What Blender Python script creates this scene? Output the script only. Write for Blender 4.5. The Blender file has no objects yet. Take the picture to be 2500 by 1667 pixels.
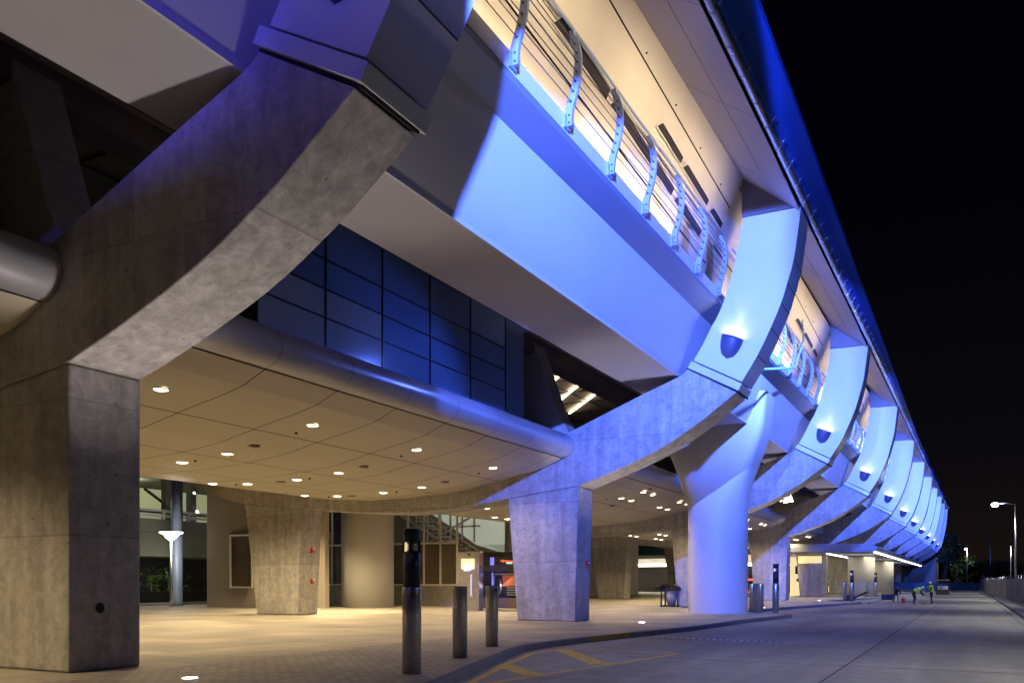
import bpy, bmesh, math, random
from mathutils import Vector, Matrix
random.seed(7)
SC = bpy.context.scene
COL = SC.collection
rad = math.radians

# ------------------------------------------------------------------ camera
CAMH = 1.6
TH = rad(28.1318)
cam_d = bpy.data.cameras.new("camera")
cam = bpy.data.objects.new("camera", cam_d)
COL.objects.link(cam)
cam_d.sensor_width = 36.0
cam_d.lens = 36.0 * 2106.0 / 2500.0
cam_d.shift_y = (1419.0 - 833.5) / 2500.0
cam_d.clip_start = 0.1
cam_d.clip_end = 3000.0
cam.location = (0, 0, CAMH)
cam.rotation_euler = (rad(90), 0, -rad(90) + TH)
SC.camera = cam

# ------------------------------------------------------------------ world (night sky)
w = bpy.data.worlds.new("World"); SC.world = w; w.use_nodes = True
nt = w.node_tree; nt.nodes.clear()
out = nt.nodes.new("ShaderNodeOutputWorld"); bg = nt.nodes.new("ShaderNodeBackground")
tc = nt.nodes.new("ShaderNodeTexCoord"); sx = nt.nodes.new("ShaderNodeSeparateXYZ")
rp = nt.nodes.new("ShaderNodeValToRGB")
nt.links.new(tc.outputs["Generated"], sx.inputs[0]); nt.links.new(sx.outputs[2], rp.inputs[0])
nt.links.new(rp.outputs[0], bg.inputs[0]); nt.links.new(bg.outputs[0], out.inputs[0])
rp.color_ramp.elements[0].position = 0.0; rp.color_ramp.elements[0].color = (0.0085, 0.0058, 0.0048, 1)
rp.color_ramp.elements[1].position = 0.42; rp.color_ramp.elements[1].color = (0.0004, 0.0005, 0.0016, 1)
e = rp.color_ramp.elements.new(0.14); e.color = (0.0030, 0.0026, 0.0042, 1)
bg.inputs[1].default_value = 1.0

SC.view_settings.view_transform = 'Standard'
SC.view_settings.look = 'None'
SC.view_settings.exposure = 0.0
SC.view_settings.gamma = 1.0
try:
    SC.cycles.max_bounces = 6; SC.cycles.diffuse_bounces = 4; SC.cycles.glossy_bounces = 3
    SC.cycles.transmission_bounces = 4; SC.cycles.sample_clamp_indirect = 4.0
    SC.cycles.use_denoising = True
except Exception: pass

# ------------------------------------------------------------------ lamps helpers
def lamp(name, kind, loc, energy, color, target=None, **kw):
    d = bpy.data.lights.new(name, kind); d.energy = energy; d.color = color
    for k, v in kw.items(): setattr(d, k, v)
    o = bpy.data.objects.new(name, d); COL.objects.link(o); o.location = loc
    if target is not None:
        o.rotation_euler = (Vector(target) - Vector(loc)).to_track_quat('-Z', 'Y').to_euler()
    return o
BLUE = (0.080, 0.160, 1.0)
DEEP = (0.07, 0.05, 1.0)
WARM = (1.0, 0.75, 0.42)

# rib stations along the building (near faces)
NR = 11
RX = [9.6 + 22.0 * i for i in range(NR)]
def rise(X): return 0.0205 * (X - 31.6)

# blue floodlights that wash each bay from over the road; added shader masks dim the beam beside the near rib and above the balcony
def shape_flood(o, left, up, floor_, low, down, side, keep_, edge, road, top=None):
    """beam mask added in the lamp shader: tangents to the left, above, below and to the road side of the lamp's axis"""
    d = o.data; d.use_nodes = True; nt = d.node_tree; em = nt.nodes["Emission"]; L = nt.links.new
    tc = nt.nodes.new("ShaderNodeTexCoord"); sp = nt.nodes.new("ShaderNodeSeparateXYZ"); L(tc.outputs["Normal"], sp.inputs[0])
    def m(op, a, b=None):
        n = nt.nodes.new("ShaderNodeMath"); n.operation = op
        for k, v in enumerate((a, b)):
            if v is None: continue
            if isinstance(v, (int, float)): n.inputs[k].default_value = v
            else: L(v, n.inputs[k])
        return n.outputs[0]
    az = m('ABSOLUTE', sp.outputs[2]); hx = m('DIVIDE', sp.outputs[0], az); vy = m('DIVIDE', sp.outputs[1], az)
    def mr(src, a, b, c, e):
        n = nt.nodes.new("ShaderNodeMapRange"); n.interpolation_type = 'SMOOTHSTEP'
        for k, v in enumerate((a, b, c, e)): n.inputs[k + 1].default_value = v
        L(src, n.inputs[0]); return n.outputs[0]
    f = mr(hx, -left - .004, -left + .012, low, 1.0)
    g = mr(vy, up[0], up[1], 1.0, floor_)
    h = mr(vy, down[0], down[1], down[2], 1.0)
    q = mr(hx, -left, side[0], side[1], 1.0)
    g = m('SUBTRACT', 1.0, m('MULTIPLY', m('SUBTRACT', 1.0, g), mr(hx, keep_[0], keep_[1], 1.0, 0.0)))
    rd = m('SUBTRACT', 1.0, m('MULTIPLY', mr(hx, road[0], road[1], 0.0, 1.0), mr(vy, -0.09, -0.02, 0.93, 0.0)))
    rd = m('MULTIPLY', rd, mr(hx, edge[0], edge[1], 1.0, edge[2]))
    if top: rd = m('MULTIPLY', rd, m('SUBTRACT', 1.0, m('MULTIPLY', mr(vy, top[0], top[1], 0.0, 1.0), mr(hx, top[2], top[3], 1.0, 0.0))))
    L(m('MULTIPLY', rd, m('MULTIPLY', m('MULTIPLY', m('MULTIPLY', f, g), h), q)), em.inputs["Strength"])
def flood(src, a0, en, c, size, **kw):
    src = Vector(src); tgt = src + Vector((math.cos(rad(a0)), math.sin(rad(a0)), 0)) * 10
    shape_flood(lamp("blue_flood", 'SPOT', src, en, c, tgt, spot_size=rad(size), spot_blend=0.4, shadow_soft_size=0.10), **kw)
T = lambda a: math.tan(rad(a))
# the pair near the camera hang out over the road, the rest sit on the roof edge of each bay
flood((9.6 - 22 - 3.72, 2.95, 11.2), 14, 62000, DEEP, 100, left=1.2, up=(.13, .18), floor_=.07, low=.006, down=(-.13, -.02, 0.0), side=(.02, .4), keep_=(0, .08), edge=(-.07, .03, .10), road=(.08, .17))
flood((9.6 - 3.72, 2.95, 11.2), 14, 142000, BLUE, 100, left=T(21.4), up=(.115, .155), floor_=.04, low=.006, down=(-.54, -.04, .004), side=(.02, .40), keep_=(.01, .09), edge=(.115, .165, .28), road=(.08, .17), top=(.138, .150, .135, .15))
for i in range(1, NR - 1):
    x0 = 9.6 + 22.0 * i
    flood((x0 + 2.4, 4.25, 13.8 + 0.0205 * (x0 - 31.6)), 30, 64000 if i < 8 else 26000, BLUE, 128, left=T(32), up=(-.02, .05), floor_=.05, low=.02, down=(-.95, -.18, .09), side=(.25, .22), keep_=(.28, .42), edge=(.42, .52, .6), road=(.45, .62), top=(.08, .22, 5.0, 6.0))

# cool street lights standing beyond the right-hand kerb
for k in range(7):
    lamp("street_light_source", 'SPOT', (-8 + 26 * k, -5.0, 10.5), 3600, (1.0, 0.95, 0.93), (-8 + 26 * k, -3.2, 0), spot_size=rad(112), spot_blend=0.9, shadow_soft_size=0.25)

# ------------------------------------------------------------------ materials
def nodes(m):
    m.use_nodes = True
    return m.node_tree, m.node_tree.nodes["Principled BSDF"]
def N(nt, t, **kw):
    n = nt.nodes.new(t)
    for k, v in kw.items():
        if k in n.inputs: n.inputs[k].default_value = v
        else: setattr(n, k, v)
    return n
def simple(name, col, rough=0.5, metal=0.0, noise=0.06, scale=1.5, bump=0.0, bscale=20, spec=0.5):
    m = bpy.data.materials.new(name); nt, b = nodes(m)
    geo = N(nt, "ShaderNodeNewGeometry")
    nz = N(nt, "ShaderNodeTexNoise"); nz.inputs["Scale"].default_value = scale; nz.inputs["Detail"].default_value = 5
    nt.links.new(geo.outputs["Position"], nz.inputs["Vector"])
    mx = N(nt, "ShaderNodeMix", data_type='RGBA')
    c0 = [max(0, c * (1 - noise * 2)) for c in col]; c1 = [min(1, c * (1 + noise * 2)) for c in col]
    mx.inputs[6].default_value = (*c0, 1); mx.inputs[7].default_value = (*c1, 1)
    nt.links.new(nz.outputs[0], mx.inputs[0]); nt.links.new(mx.outputs[2], b.inputs["Base Color"])
    mr = N(nt, "ShaderNodeMapRange"); mr.inputs[3].default_value = max(0, rough - 0.08); mr.inputs[4].default_value = min(1, rough + 0.08)
    nt.links.new(nz.outputs[0], mr.inputs[0]); nt.links.new(mr.outputs[0], b.inputs["Roughness"])
    b.inputs["Metallic"].default_value = metal
    b.inputs["Specular IOR Level"].default_value = spec
    if bump:
        n2 = N(nt, "ShaderNodeTexNoise"); n2.inputs["Scale"].default_value = bscale; n2.inputs["Detail"].default_value = 4
        nt.links.new(geo.outputs["Position"], n2.inputs["Vector"])
        bp = N(nt, "ShaderNodeBump"); bp.inputs["Strength"].default_value = bump; bp.inputs["Distance"].default_value = 0.02
        nt.links.new(n2.outputs[0], bp.inputs["Height"]); nt.links.new(bp.outputs[0], b.inputs["Normal"])
    return m
def emit(name, col, s):
    m = bpy.data.materials.new(name); nt, b = nodes(m)
    b.inputs["Base Color"].default_value = (*col, 1)
    b.inputs["Emission Color"].default_value = (*col, 1); b.inputs["Emission Strength"].default_value = s
    return m
def concrete(name, base, amount=0.5, streak=0.5, pock=True, rough=0.75, sc=1.0, form=False):
    m = bpy.data.materials.new(name); nt, b = nodes(m); L = nt.links.new
    geo = N(nt, "ShaderNodeNewGeometry")
    def noise(scale, det, vec=None, stretch=None, dist=0.0):
        n = N(nt, "ShaderNodeTexNoise"); n.inputs["Scale"].default_value = scale; n.inputs["Detail"].default_value = det
        n.inputs["Distortion"].default_value = dist; n.inputs["Roughness"].default_value = 0.6
        if stretch:
            mp = N(nt, "ShaderNodeMapping"); mp.inputs["Scale"].default_value = stretch
            L(geo.outputs["Position"], mp.inputs[0]); L(mp.outputs[0], n.inputs["Vector"])
        else: L(geo.outputs["Position"], n.inputs["Vector"])
        return n
    big = noise(0.55 * sc, 4); mid = noise(3.6 * sc, 9, dist=0.9); st = noise(1.0 * sc, 5, stretch=(3.2, 3.2, 0.35)); fine = noise(26 * sc, 5)
    def ramp(src, lo, hi, a, c):
        r = N(nt, "ShaderNodeMapRange"); r.inputs[1].default_value = lo; r.inputs[2].default_value = hi
        r.inputs[3].default_value = a; r.inputs[4].default_value = c; L(src, r.inputs[0]); return r.outputs[0]
    def mul(a, c):
        x = N(nt, "ShaderNodeMath", operation='MULTIPLY'); L(a, x.inputs[0]); L(c, x.inputs[1]); return x.outputs[0]
    v = ramp(big.outputs[0], 0.3, 0.7, 1 - 0.35 * amount, 1 + 0.25 * amount)
    v = mul(v, ramp(mid.outputs[0], 0.36, 0.64, 1 - 0.52 * amount, 1 + 0.34 * amount))
    v = mul(v, ramp(st.outputs[0], 0.35, 0.65, 1 - 0.36 * streak, 1 + 0.16 * streak))
    v = mul(v, ramp(fine.outputs[0], 0.3, 0.7, 0.9, 1.08))
    vo = N(nt, "ShaderNodeTexVoronoi"); vo.inputs["Scale"].default_value = 2.3
    L(geo.outputs["Position"], vo.inputs["Vector"])
    hole = ramp(vo.outputs["Distance"], 0.045, 0.075, 0.45, 1.0)
    if pock: v = mul(v, hole)
    # pour joint lines (real marks in the casting) every 2.4 m in height
    sp = N(nt, "ShaderNodeSeparateXYZ"); L(geo.outputs["Position"], sp.inputs[0])
    fr = N(nt, "ShaderNodeMath", operation='FRACT'); dv = N(nt, "ShaderNodeMath", operation='DIVIDE'); dv.inputs[1].default_value = 2.4
    L(sp.outputs[2], dv.inputs[0]); L(dv.outputs[0], fr.inputs[0])
    ln = ramp(fr.outputs[0], 0.0, 0.016, 0.62, 1.0)
    v = mul(v, ln)
    if form:
        # vertical form joints, tie holes and separate pour tones
        dy = N(nt, "ShaderNodeMath", operation='DIVIDE'); dy.inputs[1].default_value = 2.44; L(sp.outputs[1], dy.inputs[0])
        fy_ = N(nt, "ShaderNodeMath", operation='FRACT'); L(dy.outputs[0], fy_.inputs[0]); v = mul(v, ramp(fy_.outputs[0], 0.0, 0.008, 0.72, 1.0))
        cv = N(nt, "ShaderNodeCombineXYZ"); a1 = N(nt, "ShaderNodeMath", operation='FLOOR'); L(dy.outputs[0], a1.inputs[0]); a2 = N(nt, "ShaderNodeMath", operation='FLOOR'); L(dv.outputs[0], a2.inputs[0])
        L(a1.outputs[0], cv.inputs[1]); L(a2.outputs[0], cv.inputs[2]); wn = N(nt, "ShaderNodeTexWhiteNoise"); L(cv.outputs[0], wn.inputs["Vector"])
        v = mul(v, ramp(wn.outputs[0], 0.0, 1.0, 0.84, 1.14))
        sc_ = noise(7, 6, stretch=(1, 0.35, 4.0), dist=1.2); v = mul(v, ramp(sc_.outputs[0], 0.55, 0.75, 1.0, 1.22))
    mx = N(nt, "ShaderNodeVectorMath", operation='SCALE'); mx.inputs[0].default_value = base
    L(v, mx.inputs["Scale"]); L(mx.outputs[0], b.inputs["Base Color"])
    L(ramp(mid.outputs[0], 0.3, 0.7, rough - 0.15, rough + 0.1), b.inputs["Roughness"])
    bp = N(nt, "ShaderNodeBump"); bp.inputs["Strength"].default_value = 0.35; bp.inputs["Distance"].default_value = 0.02
    L(v, bp.inputs["Height"]); L(bp.outputs[0], b.inputs["Normal"])
    return m

M = {}
M['conc'] = concrete("cast_concrete", (0.42, 0.40, 0.375), 0.42, 0.6, form=True)
M['conc_s'] = concrete("smooth_concrete", (0.40, 0.385, 0.36), 0.25, 0.3, pock=False)
M['blade'] = simple("metal_blade_cladding", (0.66, 0.67, 0.68), 0.42, 0.0, 0.03, 0.6)
M['collar'] = simple("blade_collar_paint", (0.62, 0.64, 0.66), 0.35, 0.1, 0.03)
M['seal'] = simple("dark_joint_filler", (0.02, 0.018, 0.016), 0.8)
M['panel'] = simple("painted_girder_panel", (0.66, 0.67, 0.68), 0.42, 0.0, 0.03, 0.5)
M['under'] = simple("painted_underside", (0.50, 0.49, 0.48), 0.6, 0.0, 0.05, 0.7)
M['ledge'] = simple("ledge_paint_with_shade", (0.22, 0.24, 0.30), 0.5, 0.0, 0.05, 0.7)  # shade of the down-facing ledge is put into this darker colour
M['facade'] = simple("cream_wall_panel", (0.66, 0.60, 0.50), 0.55, 0.0, 0.05, 0.8)
M['roofsoff'] = simple("roof_soffit_panel", (0.36, 0.32, 0.33), 0.5, 0.0, 0.07, 0.9)
M['gutter'] = simple("gutter_metal", (0.55, 0.55, 0.58), 0.25, 0.7, 0.05)
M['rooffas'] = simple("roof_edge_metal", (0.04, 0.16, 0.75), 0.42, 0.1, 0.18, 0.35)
M['gable'] = simple("grey_gable_panel", (0.16, 0.15, 0.15), 0.6, 0.0, 0.05)
M['wslot'] = simple("dark_slot_glass", (0.035, 0.028, 0.026), 0.45, spec=0.15)
M['paneb'] = simple('brown_glass_pane', (0.11, 0.09, 0.06), 0.15, 0, 0.2, 0.8)
M['frame'] = simple("pale_window_frame", (0.75, 0.70, 0.60), 0.4)
M['soffit'] = simple("canopy_soffit_panel", (0.70, 0.63, 0.47), 0.45, 0.0, 0.03, 0.4)
M['bull'] = simple("canopy_edge_metal", (0.50, 0.50, 0.53), 0.32, 0.35, 0.04, 0.5)
M['joint'] = simple("joint_black", (0.015, 0.013, 0.012), 0.8)
M['glassw'] = simple("curtain_wall_glass", (0.13, 0.22, 0.34), 0.35, 0.0, 0.25, 0.35, spec=0.25)
M['glasst'] = simple("glass_teal_reflection", (0.42, 0.50, 0.48), 0.2, 0.0, 0.2, 0.4)  # pale teal of reflected ceiling lights is put into these panes' colour
M['mull'] = simple("mullion_black", (0.02, 0.02, 0.022), 0.35)
M['dark'] = simple("dark_interior_wall", (0.035, 0.030, 0.030), 0.7)
M['brown'] = simple("brown_beam_paint", (0.14, 0.10, 0.085), 0.6)
M['tan'] = simple("tan_ceiling", (0.38, 0.29, 0.18), 0.7)
M['rail'] = simple("railing_steel_paint", (0.30, 0.36, 0.52), 0.4, 0.1, 0.04)
M['cable'] = simple("railing_cable", (0.05, 0.05, 0.09), 0.4, 0.5)
M['steel'] = simple("brushed_stainless", (0.60, 0.59, 0.57), 0.30, 0.95, 0.08, 5)
M['cup'] = simple('cup_grey_paint', (0.06, 0.07, 0.12), 0.45)
M['black'] = simple("black_powder_coat", (0.016, 0.015, 0.018), 0.35)
M['white'] = simple("white_paint", (0.75, 0.75, 0.73), 0.4)
M['column'] = simple("painted_round_column", (0.66, 0.64, 0.61), 0.5, 0.0, 0.025, 0.5)
M['lens'] = emit("lamp_lens_warm", (1.0, 0.84, 0.55), 14)
M['lensw'] = emit("lamp_lens_white", (1.0, 0.96, 0.88), 22)
M['stripl'] = emit("strip_light_white", (1.0, 0.93, 0.75), 9)
M['red'] = simple("red_plastic", (0.5, 0.02, 0.02), 0.4)
M['fabric'] = simple("fence_windscreen", (0.16, 0.145, 0.12), 0.85, 0, 0.35, 0.9)
M['vest'] = simple("hi_vis_vest", (0.42, 0.80, 0.05), 0.6)
M['vestb'] = simple("vest_band", (0.35, 0.45, 0.75), 0.4)
M['skin'] = simple("skin", (0.32, 0.19, 0.13), 0.5)
M['cloth'] = simple("dark_work_clothes", (0.02, 0.025, 0.05), 0.85)
M['yellow'] = simple("yellow_road_paint", (0.70, 0.46, 0.07), 0.7, 0, 0.3, 6)
M['ylwk'] = simple("yellow_kerb_paint", (0.26, 0.20, 0.04), 0.6, 0, 0.3, 6)
M['leaf'] = simple("leaf_green", (0.03, 0.06, 0.016), 0.6, 0, 0.35, 3)
M['leafl'] = simple('light_leaf', (0.10, 0.17, 0.04), 0.5, 0, 0.3, 3)
M['bark'] = simple("bark", (0.08, 0.06, 0.045), 0.9)
M['stone'] = concrete("stone_cladding", (0.30, 0.27, 0.23), 0.5, 0.2, pock=False)
M['beige'] = simple("beige_render", (0.36, 0.32, 0.27), 0.75, 0, 0.08, 0.8)
M['garage'] = simple("garage_concrete", (0.26, 0.25, 0.23), 0.8, 0, 0.1, 0.6)
M['glow'] = emit("lit_room_greenish", (0.75, 0.78, 0.42), 0.30)
M['glow2'] = emit("lit_room_white", (0.75, 0.85, 0.72), 0.34)
M['signw'] = emit("lit_sign_white", (0.9, 1.0, 1.0), 2.2)
M['signb'] = emit("lit_sign_blue", (0.2, 0.22, 1.0), 0.9)
M['signr'] = emit("lit_sign_red", (1.0, 0.12, 0.06), 1.6)
M['signt'] = emit("lit_sign_teal", (0.1, 0.9, 0.7), 1.2)
M['signy'] = emit("lit_sign_yellow", (1.0, 0.80, 0.42), 0.8)
M['screen'] = emit("small_screen", (0.5, 0.45, 1.0), 1.6)
M['orange'] = simple("orange_panel", (0.5, 0.13, 0.03), 0.5)
M['tarp'] = simple("blue_barrier_tarp", (0.03, 0.08, 0.12), 0.7)
M['rubber'] = simple("rubber", (0.02, 0.02, 0.02), 0.7)
M['cyanpipe'] = simple("pale_blue_pipe", (0.30, 0.75, 0.80), 0.35)

# sidewalk: concrete pavers
def paver(name, base, sx_, sy_):
    m = bpy.data.materials.new(name); nt, b = nodes(m); L = nt.links.new
    geo = N(nt, "ShaderNodeNewGeometry")
    br = N(nt, "ShaderNodeTexBrick"); br.inputs["Scale"].default_value = 1.0
    br.inputs["Brick Width"].default_value = sx_; br.inputs["Row Height"].default_value = sy_
    br.inputs["Mortar Size"].default_value = 0.014
    br.inputs["Color1"].default_value = (*[c * 0.78 for c in base], 1); br.inputs["Color2"].default_value = (*[c * 1.14 for c in base], 1)
    br.inputs["Mortar"].default_value = (*[c * 0.45 for c in base], 1)
    L(geo.outputs["Position"], br.inputs["Vector"])
    nz = N(nt, "ShaderNodeTexNoise"); nz.inputs["Scale"].default_value = 0.35; nz.inputs["Detail"].default_value = 6
    L(geo.outputs["Position"], nz.inputs["Vector"])
    mr = N(nt, "ShaderNodeMapRange"); mr.inputs[1].default_value = 0.3; mr.inputs[2].default_value = 0.7; mr.inputs[3].default_value = 0.8; mr.inputs[4].default_value = 1.15
    L(nz.outputs[0], mr.inputs[0])
    sc = N(nt, "ShaderNodeVectorMath", operation='SCALE'); L(br.outputs["Color"], sc.inputs[0]); L(mr.outputs[0], sc.inputs["Scale"])
    L(sc.outputs[0], b.inputs["Base Color"]); b.inputs["Roughness"].default_value = 0.6
    n2 = N(nt, "ShaderNodeTexNoise"); n2.inputs["Scale"].default_value = 9; n2.inputs["Detail"].default_value = 4; L(geo.outputs["Position"], n2.inputs["Vector"])
    ad = N(nt, "ShaderNodeMath", operation='MULTIPLY_ADD'); ad.inputs[1].default_value = -1.0
    L(br.outputs["Fac"], ad.inputs[0]); L(n2.outputs[0], ad.inputs[2])
    bp = N(nt, "ShaderNodeBump"); bp.inputs["Strength"].default_value = 0.5; bp.inputs["Distance"].default_value = 0.025
    L(ad.outputs[0], bp.inputs["Height"]); L(bp.outputs[0], b.inputs["Normal"])
    return m
M['paver'] = paver("paver_sidewalk", (0.34, 0.305, 0.25), 0.30, 0.15)
M['walk'] = paver("sidewalk_slab", (0.36, 0.33, 0.265), 1.6, 1.6)
def roadmat():
    m = bpy.data.materials.new("road_concrete"); nt, b = nodes(m); L = nt.links.new
    geo = N(nt, "ShaderNodeNewGeometry")
    def nz(scale, st=None, det=6):
        n = N(nt, "ShaderNodeTexNoise"); n.inputs["Scale"].default_value = scale; n.inputs["Detail"].default_value = det
        if st:
            mp = N(nt, "ShaderNodeMapping"); mp.inputs["Scale"].default_value = st; L(geo.outputs["Position"], mp.inputs[0]); L(mp.outputs[0], n.inputs["Vector"])
        else: L(geo.outputs["Position"], n.inputs["Vector"])
        return n.outputs[0]
    def rg(src, a, c):
        r = N(nt, "ShaderNodeMapRange"); r.inputs[1].default_value = 0.3; r.inputs[2].default_value = 0.7; r.inputs[3].default_value = a; r.inputs[4].default_value = c; L(src, r.inputs[0]); return r.outputs[0]
    def mul(a, c):
        x = N(nt, "ShaderNodeMath", operation='MULTIPLY'); L(a, x.inputs[0]); L(c, x.inputs[1]); return x.outputs[0]
    v = mul(mul(rg(nz(0.5, (0.35, 1.2, 1)), 0.8, 1.2), rg(nz(3.0), 0.85, 1.12)), rg(nz(40), 0.9, 1.1))
    # slabs of slightly different tone
    mp = N(nt, "ShaderNodeMapping"); mp.inputs["Scale"].default_value = (1 / 5.0, 1 / 4.2, 0); mp.inputs["Location"].default_value = (0, 0.43, 0)
    L(geo.outputs["Position"], mp.inputs[0])
    fl = N(nt, "ShaderNodeVectorMath", operation='FLOOR'); L(mp.outputs[0], fl.inputs[0])
    wn = N(nt, "ShaderNodeTexWhiteNoise"); L(fl.outputs[0], wn.inputs["Vector"])
    r = N(nt, "ShaderNodeMapRange"); r.inputs[3].default_value = 0.82; r.inputs[4].default_value = 1.15; L(wn.outputs[0], r.inputs[0])
    v = mul(v, r.outputs[0])
    v = mul(v, rg(nz(0.9, (0.07, 2.4, 1), 4), 0.86, 1.08)); sp_ = nz(1.3, None, 3)
    st_ = N(nt, "ShaderNodeMapRange"); st_.inputs[1].default_value = 0.66; st_.inputs[2].default_value = 0.74; st_.inputs[3].default_value = 1.0; st_.inputs[4].default_value = 0.72; L(sp_, st_.inputs[0]); v = mul(v, st_.outputs[0])
    sc = N(nt, "ShaderNodeVectorMath", operation='SCALE'); sc.inputs[0].default_value = (0.27, 0.262, 0.225); L(v, sc.inputs["Scale"]); L(sc.outputs[0], b.inputs["Base Color"])
    b.inputs["Roughness"].default_value = 0.62
    bp = N(nt, "ShaderNodeBump"); bp.inputs["Strength"].default_value = 0.3; bp.inputs["Distance"].default_value = 0.01
    L(nz(55), bp.inputs["Height"]); L(bp.outputs[0], b.inputs["Normal"])
    return m
M['road'] = roadmat()
M['kerb'] = concrete("kerb_concrete", (0.17, 0.18, 0.20), 0.4, 0.1, pock=False)
M['ground'] = simple("dark_ground", (0.06, 0.06, 0.05), 0.9)

# ------------------------------------------------------------------ mesh helpers
class MB:
    def __init__(s): s.v = []; s.f = []; s.sm = []; s.mi = []; s.cur = 0
    def add(s, vs, fs, smooth=False):
        o = len(s.v); s.v += [tuple(p) for p in vs]; s.f += [tuple(i + o for i in f) for f in fs]; s.sm += [smooth] * len(fs); s.mi += [s.cur] * len(fs); return s
    def box(s, x0, x1, y0, y1, z0, z1):
        vs = [(x, y, z) for x in (x0, x1) for y in (y0, y1) for z in (z0, z1)]
        return s.add(vs, [(0, 1, 3, 2), (4, 6, 7, 5), (0, 4, 5, 1), (2, 3, 7, 6), (0, 2, 6, 4), (1, 5, 7, 3)])
    def prism(s, prof, x0, x1, ch=0.0):            # YZ outline pushed along X
        n = len(prof)
        vs = [(x0, y, z) for y, z in prof] + [(x1, y, z) for y, z in prof]
        fs = [tuple(range(n))[::-1], tuple(range(n, 2 * n))] + [(i, (i + 1) % n, n + (i + 1) % n, n + i) for i in range(n)]
        return s.add(vs, fs)
    def prism_xy(s, prof, z0, z1):
        n = len(prof)
        vs = [(x, y, z0) for x, y in prof] + [(x, y, z1) for x, y in prof]
        return s.add(vs, [tuple(range(n))[::-1], tuple(range(n, 2 * n))] + [(i, (i + 1) % n, n + (i + 1) % n, n + i) for i in range(n)])
    def prism_xz(s, prof, y0, y1):
        n = len(prof)
        vs = [(x, y0, z) for x, z in prof] + [(x, y1, z) for x, z in prof]
        return s.add(vs, [tuple(range(n)), tuple(range(n, 2 * n))[::-1]] + [(i, n + i, n + (i + 1) % n, (i + 1) % n) for i in range(n)])
    def sweep(s, prof, xs, fn=None, smooth=False):  # open YZ profile swept along X stations, fn(x,y,z)->(y,z)
        n = len(prof); vs = []
        for x in xs:
            for y, z in prof:
                if fn: y, z = fn(x, y, z)
                vs.append((x, y, z))
        fs = [(k * n + i, k * n + i + 1, (k + 1) * n + i + 1, (k + 1) * n + i) for k in range(len(xs) - 1) for i in range(n - 1)]
        return s.add(vs, fs, smooth)
    def lathe(s, prof, cx, cy, seg=24, smooth=True, cap=True):  # prof: (r,z)
        vs = []; n = len(prof)
        for r, z in prof:
            for k in range(seg):
                a = 2 * math.pi * k / seg; vs.append((cx + r * math.cos(a), cy + r * math.sin(a), z))
        fs = [(i * seg + k, i * seg + (k + 1) % seg, (i + 1) * seg + (k + 1) % seg, (i + 1) * seg + k) for i in range(n - 1) for k in range(seg)]
        s.add(vs, fs, smooth)
        if cap:
            o = len(s.v) - n * seg
            s.f.append(tuple(o + k for k in range(seg))[::-1]); s.sm.append(False); s.mi += [s.cur] * 2
            s.f.append(tuple(o + (n - 1) * seg + k for k in range(seg))); s.sm.append(False)
        return s
    def tube(s, pts, r, seg=8, smooth=True):
        pts = [Vector(p) for p in pts]; vs = []
        for i, p in enumerate(pts):
            d = (pts[min(i + 1, len(pts) - 1)] - pts[max(i - 1, 0)]).normalized()
            up = Vector((0, 0, 1)) if abs(d.z) < 0.95 else Vector((0, 1, 0))
            a = d.cross(up).normalized(); b = d.cross(a)
            rr = r[i] if isinstance(r, (list, tuple)) else r
            for k in range(seg):
                t = 2 * math.pi * k / seg; vs.append(p + a * rr * math.cos(t) + b * rr * math.sin(t))
        n = len(pts)
        fs = [(i * seg + k, i * seg + (k + 1) % seg, (i + 1) * seg + (k + 1) % seg, (i + 1) * seg + k) for i in range(n - 1) for k in range(seg)]
        fs += [tuple(range(seg))[::-1], tuple(range((n - 1) * seg, n * seg))]
        return s.add(vs, fs, smooth)
    def sphere(s, c, r, seg=12, rings=8, sz=1.0):
        c = Vector(c); vs = []; fs = []
        for i in range(rings + 1):
            t = math.pi * i / rings
            for k in range(seg):
                a = 2 * math.pi * k / seg
                vs.append(c + Vector((r * math.sin(t) * math.cos(a), r * math.sin(t) * math.sin(a), r * math.cos(t) * sz)))
        for i in range(rings):
            for k in range(seg):
                fs.append((i * seg + k, (i + 1) * seg + k, (i + 1) * seg + (k + 1) % seg, i * seg + (k + 1) % seg))
        return s.add(vs, fs, True)
    def build(s, name, mat, parent=None, bevel=0.0, recalc=True):
        me = bpy.data.meshes.new(name); me.from_pydata(s.v, [], s.f); me.update()
        if recalc:
            bm = bmesh.new(); bm.from_mesh(me); bmesh.ops.recalc_face_normals(bm, faces=bm.faces); bm.to_mesh(me); bm.free()
        for p, q in zip(me.polygons, s.sm): p.use_smooth = q
        for p, q in zip(me.polygons, s.mi): p.material_index = q
        for m_ in (mat if isinstance(mat, (list, tuple)) else [mat]): me.materials.append(M[m_])
        o = bpy.data.objects.new(name, me); COL.objects.link(o)
        if parent is not None:
            o.parent = parent; o.matrix_parent_inverse = Matrix.Translation(-parent.location)
        if bevel:
            bv = o.modifiers.new("bevel", 'BEVEL'); bv.width = bevel; bv.segments = 2; bv.limit_method = 'ANGLE'; bv.angle_limit = rad(40)
        return o
def tag(o, label=None, cat=None, group=None, kind=None):
    if label: o["label"] = label
    if cat: o["category"] = cat
    if group: o["group"] = group
    if kind: o["kind"] = kind
    return o
def thing(name, loc, label, cat, group=None):
    o = bpy.data.objects.new(name, None); COL.objects.link(o); o.location = loc; o.empty_display_size = 0.3
    return tag(o, label, cat, group)
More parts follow.
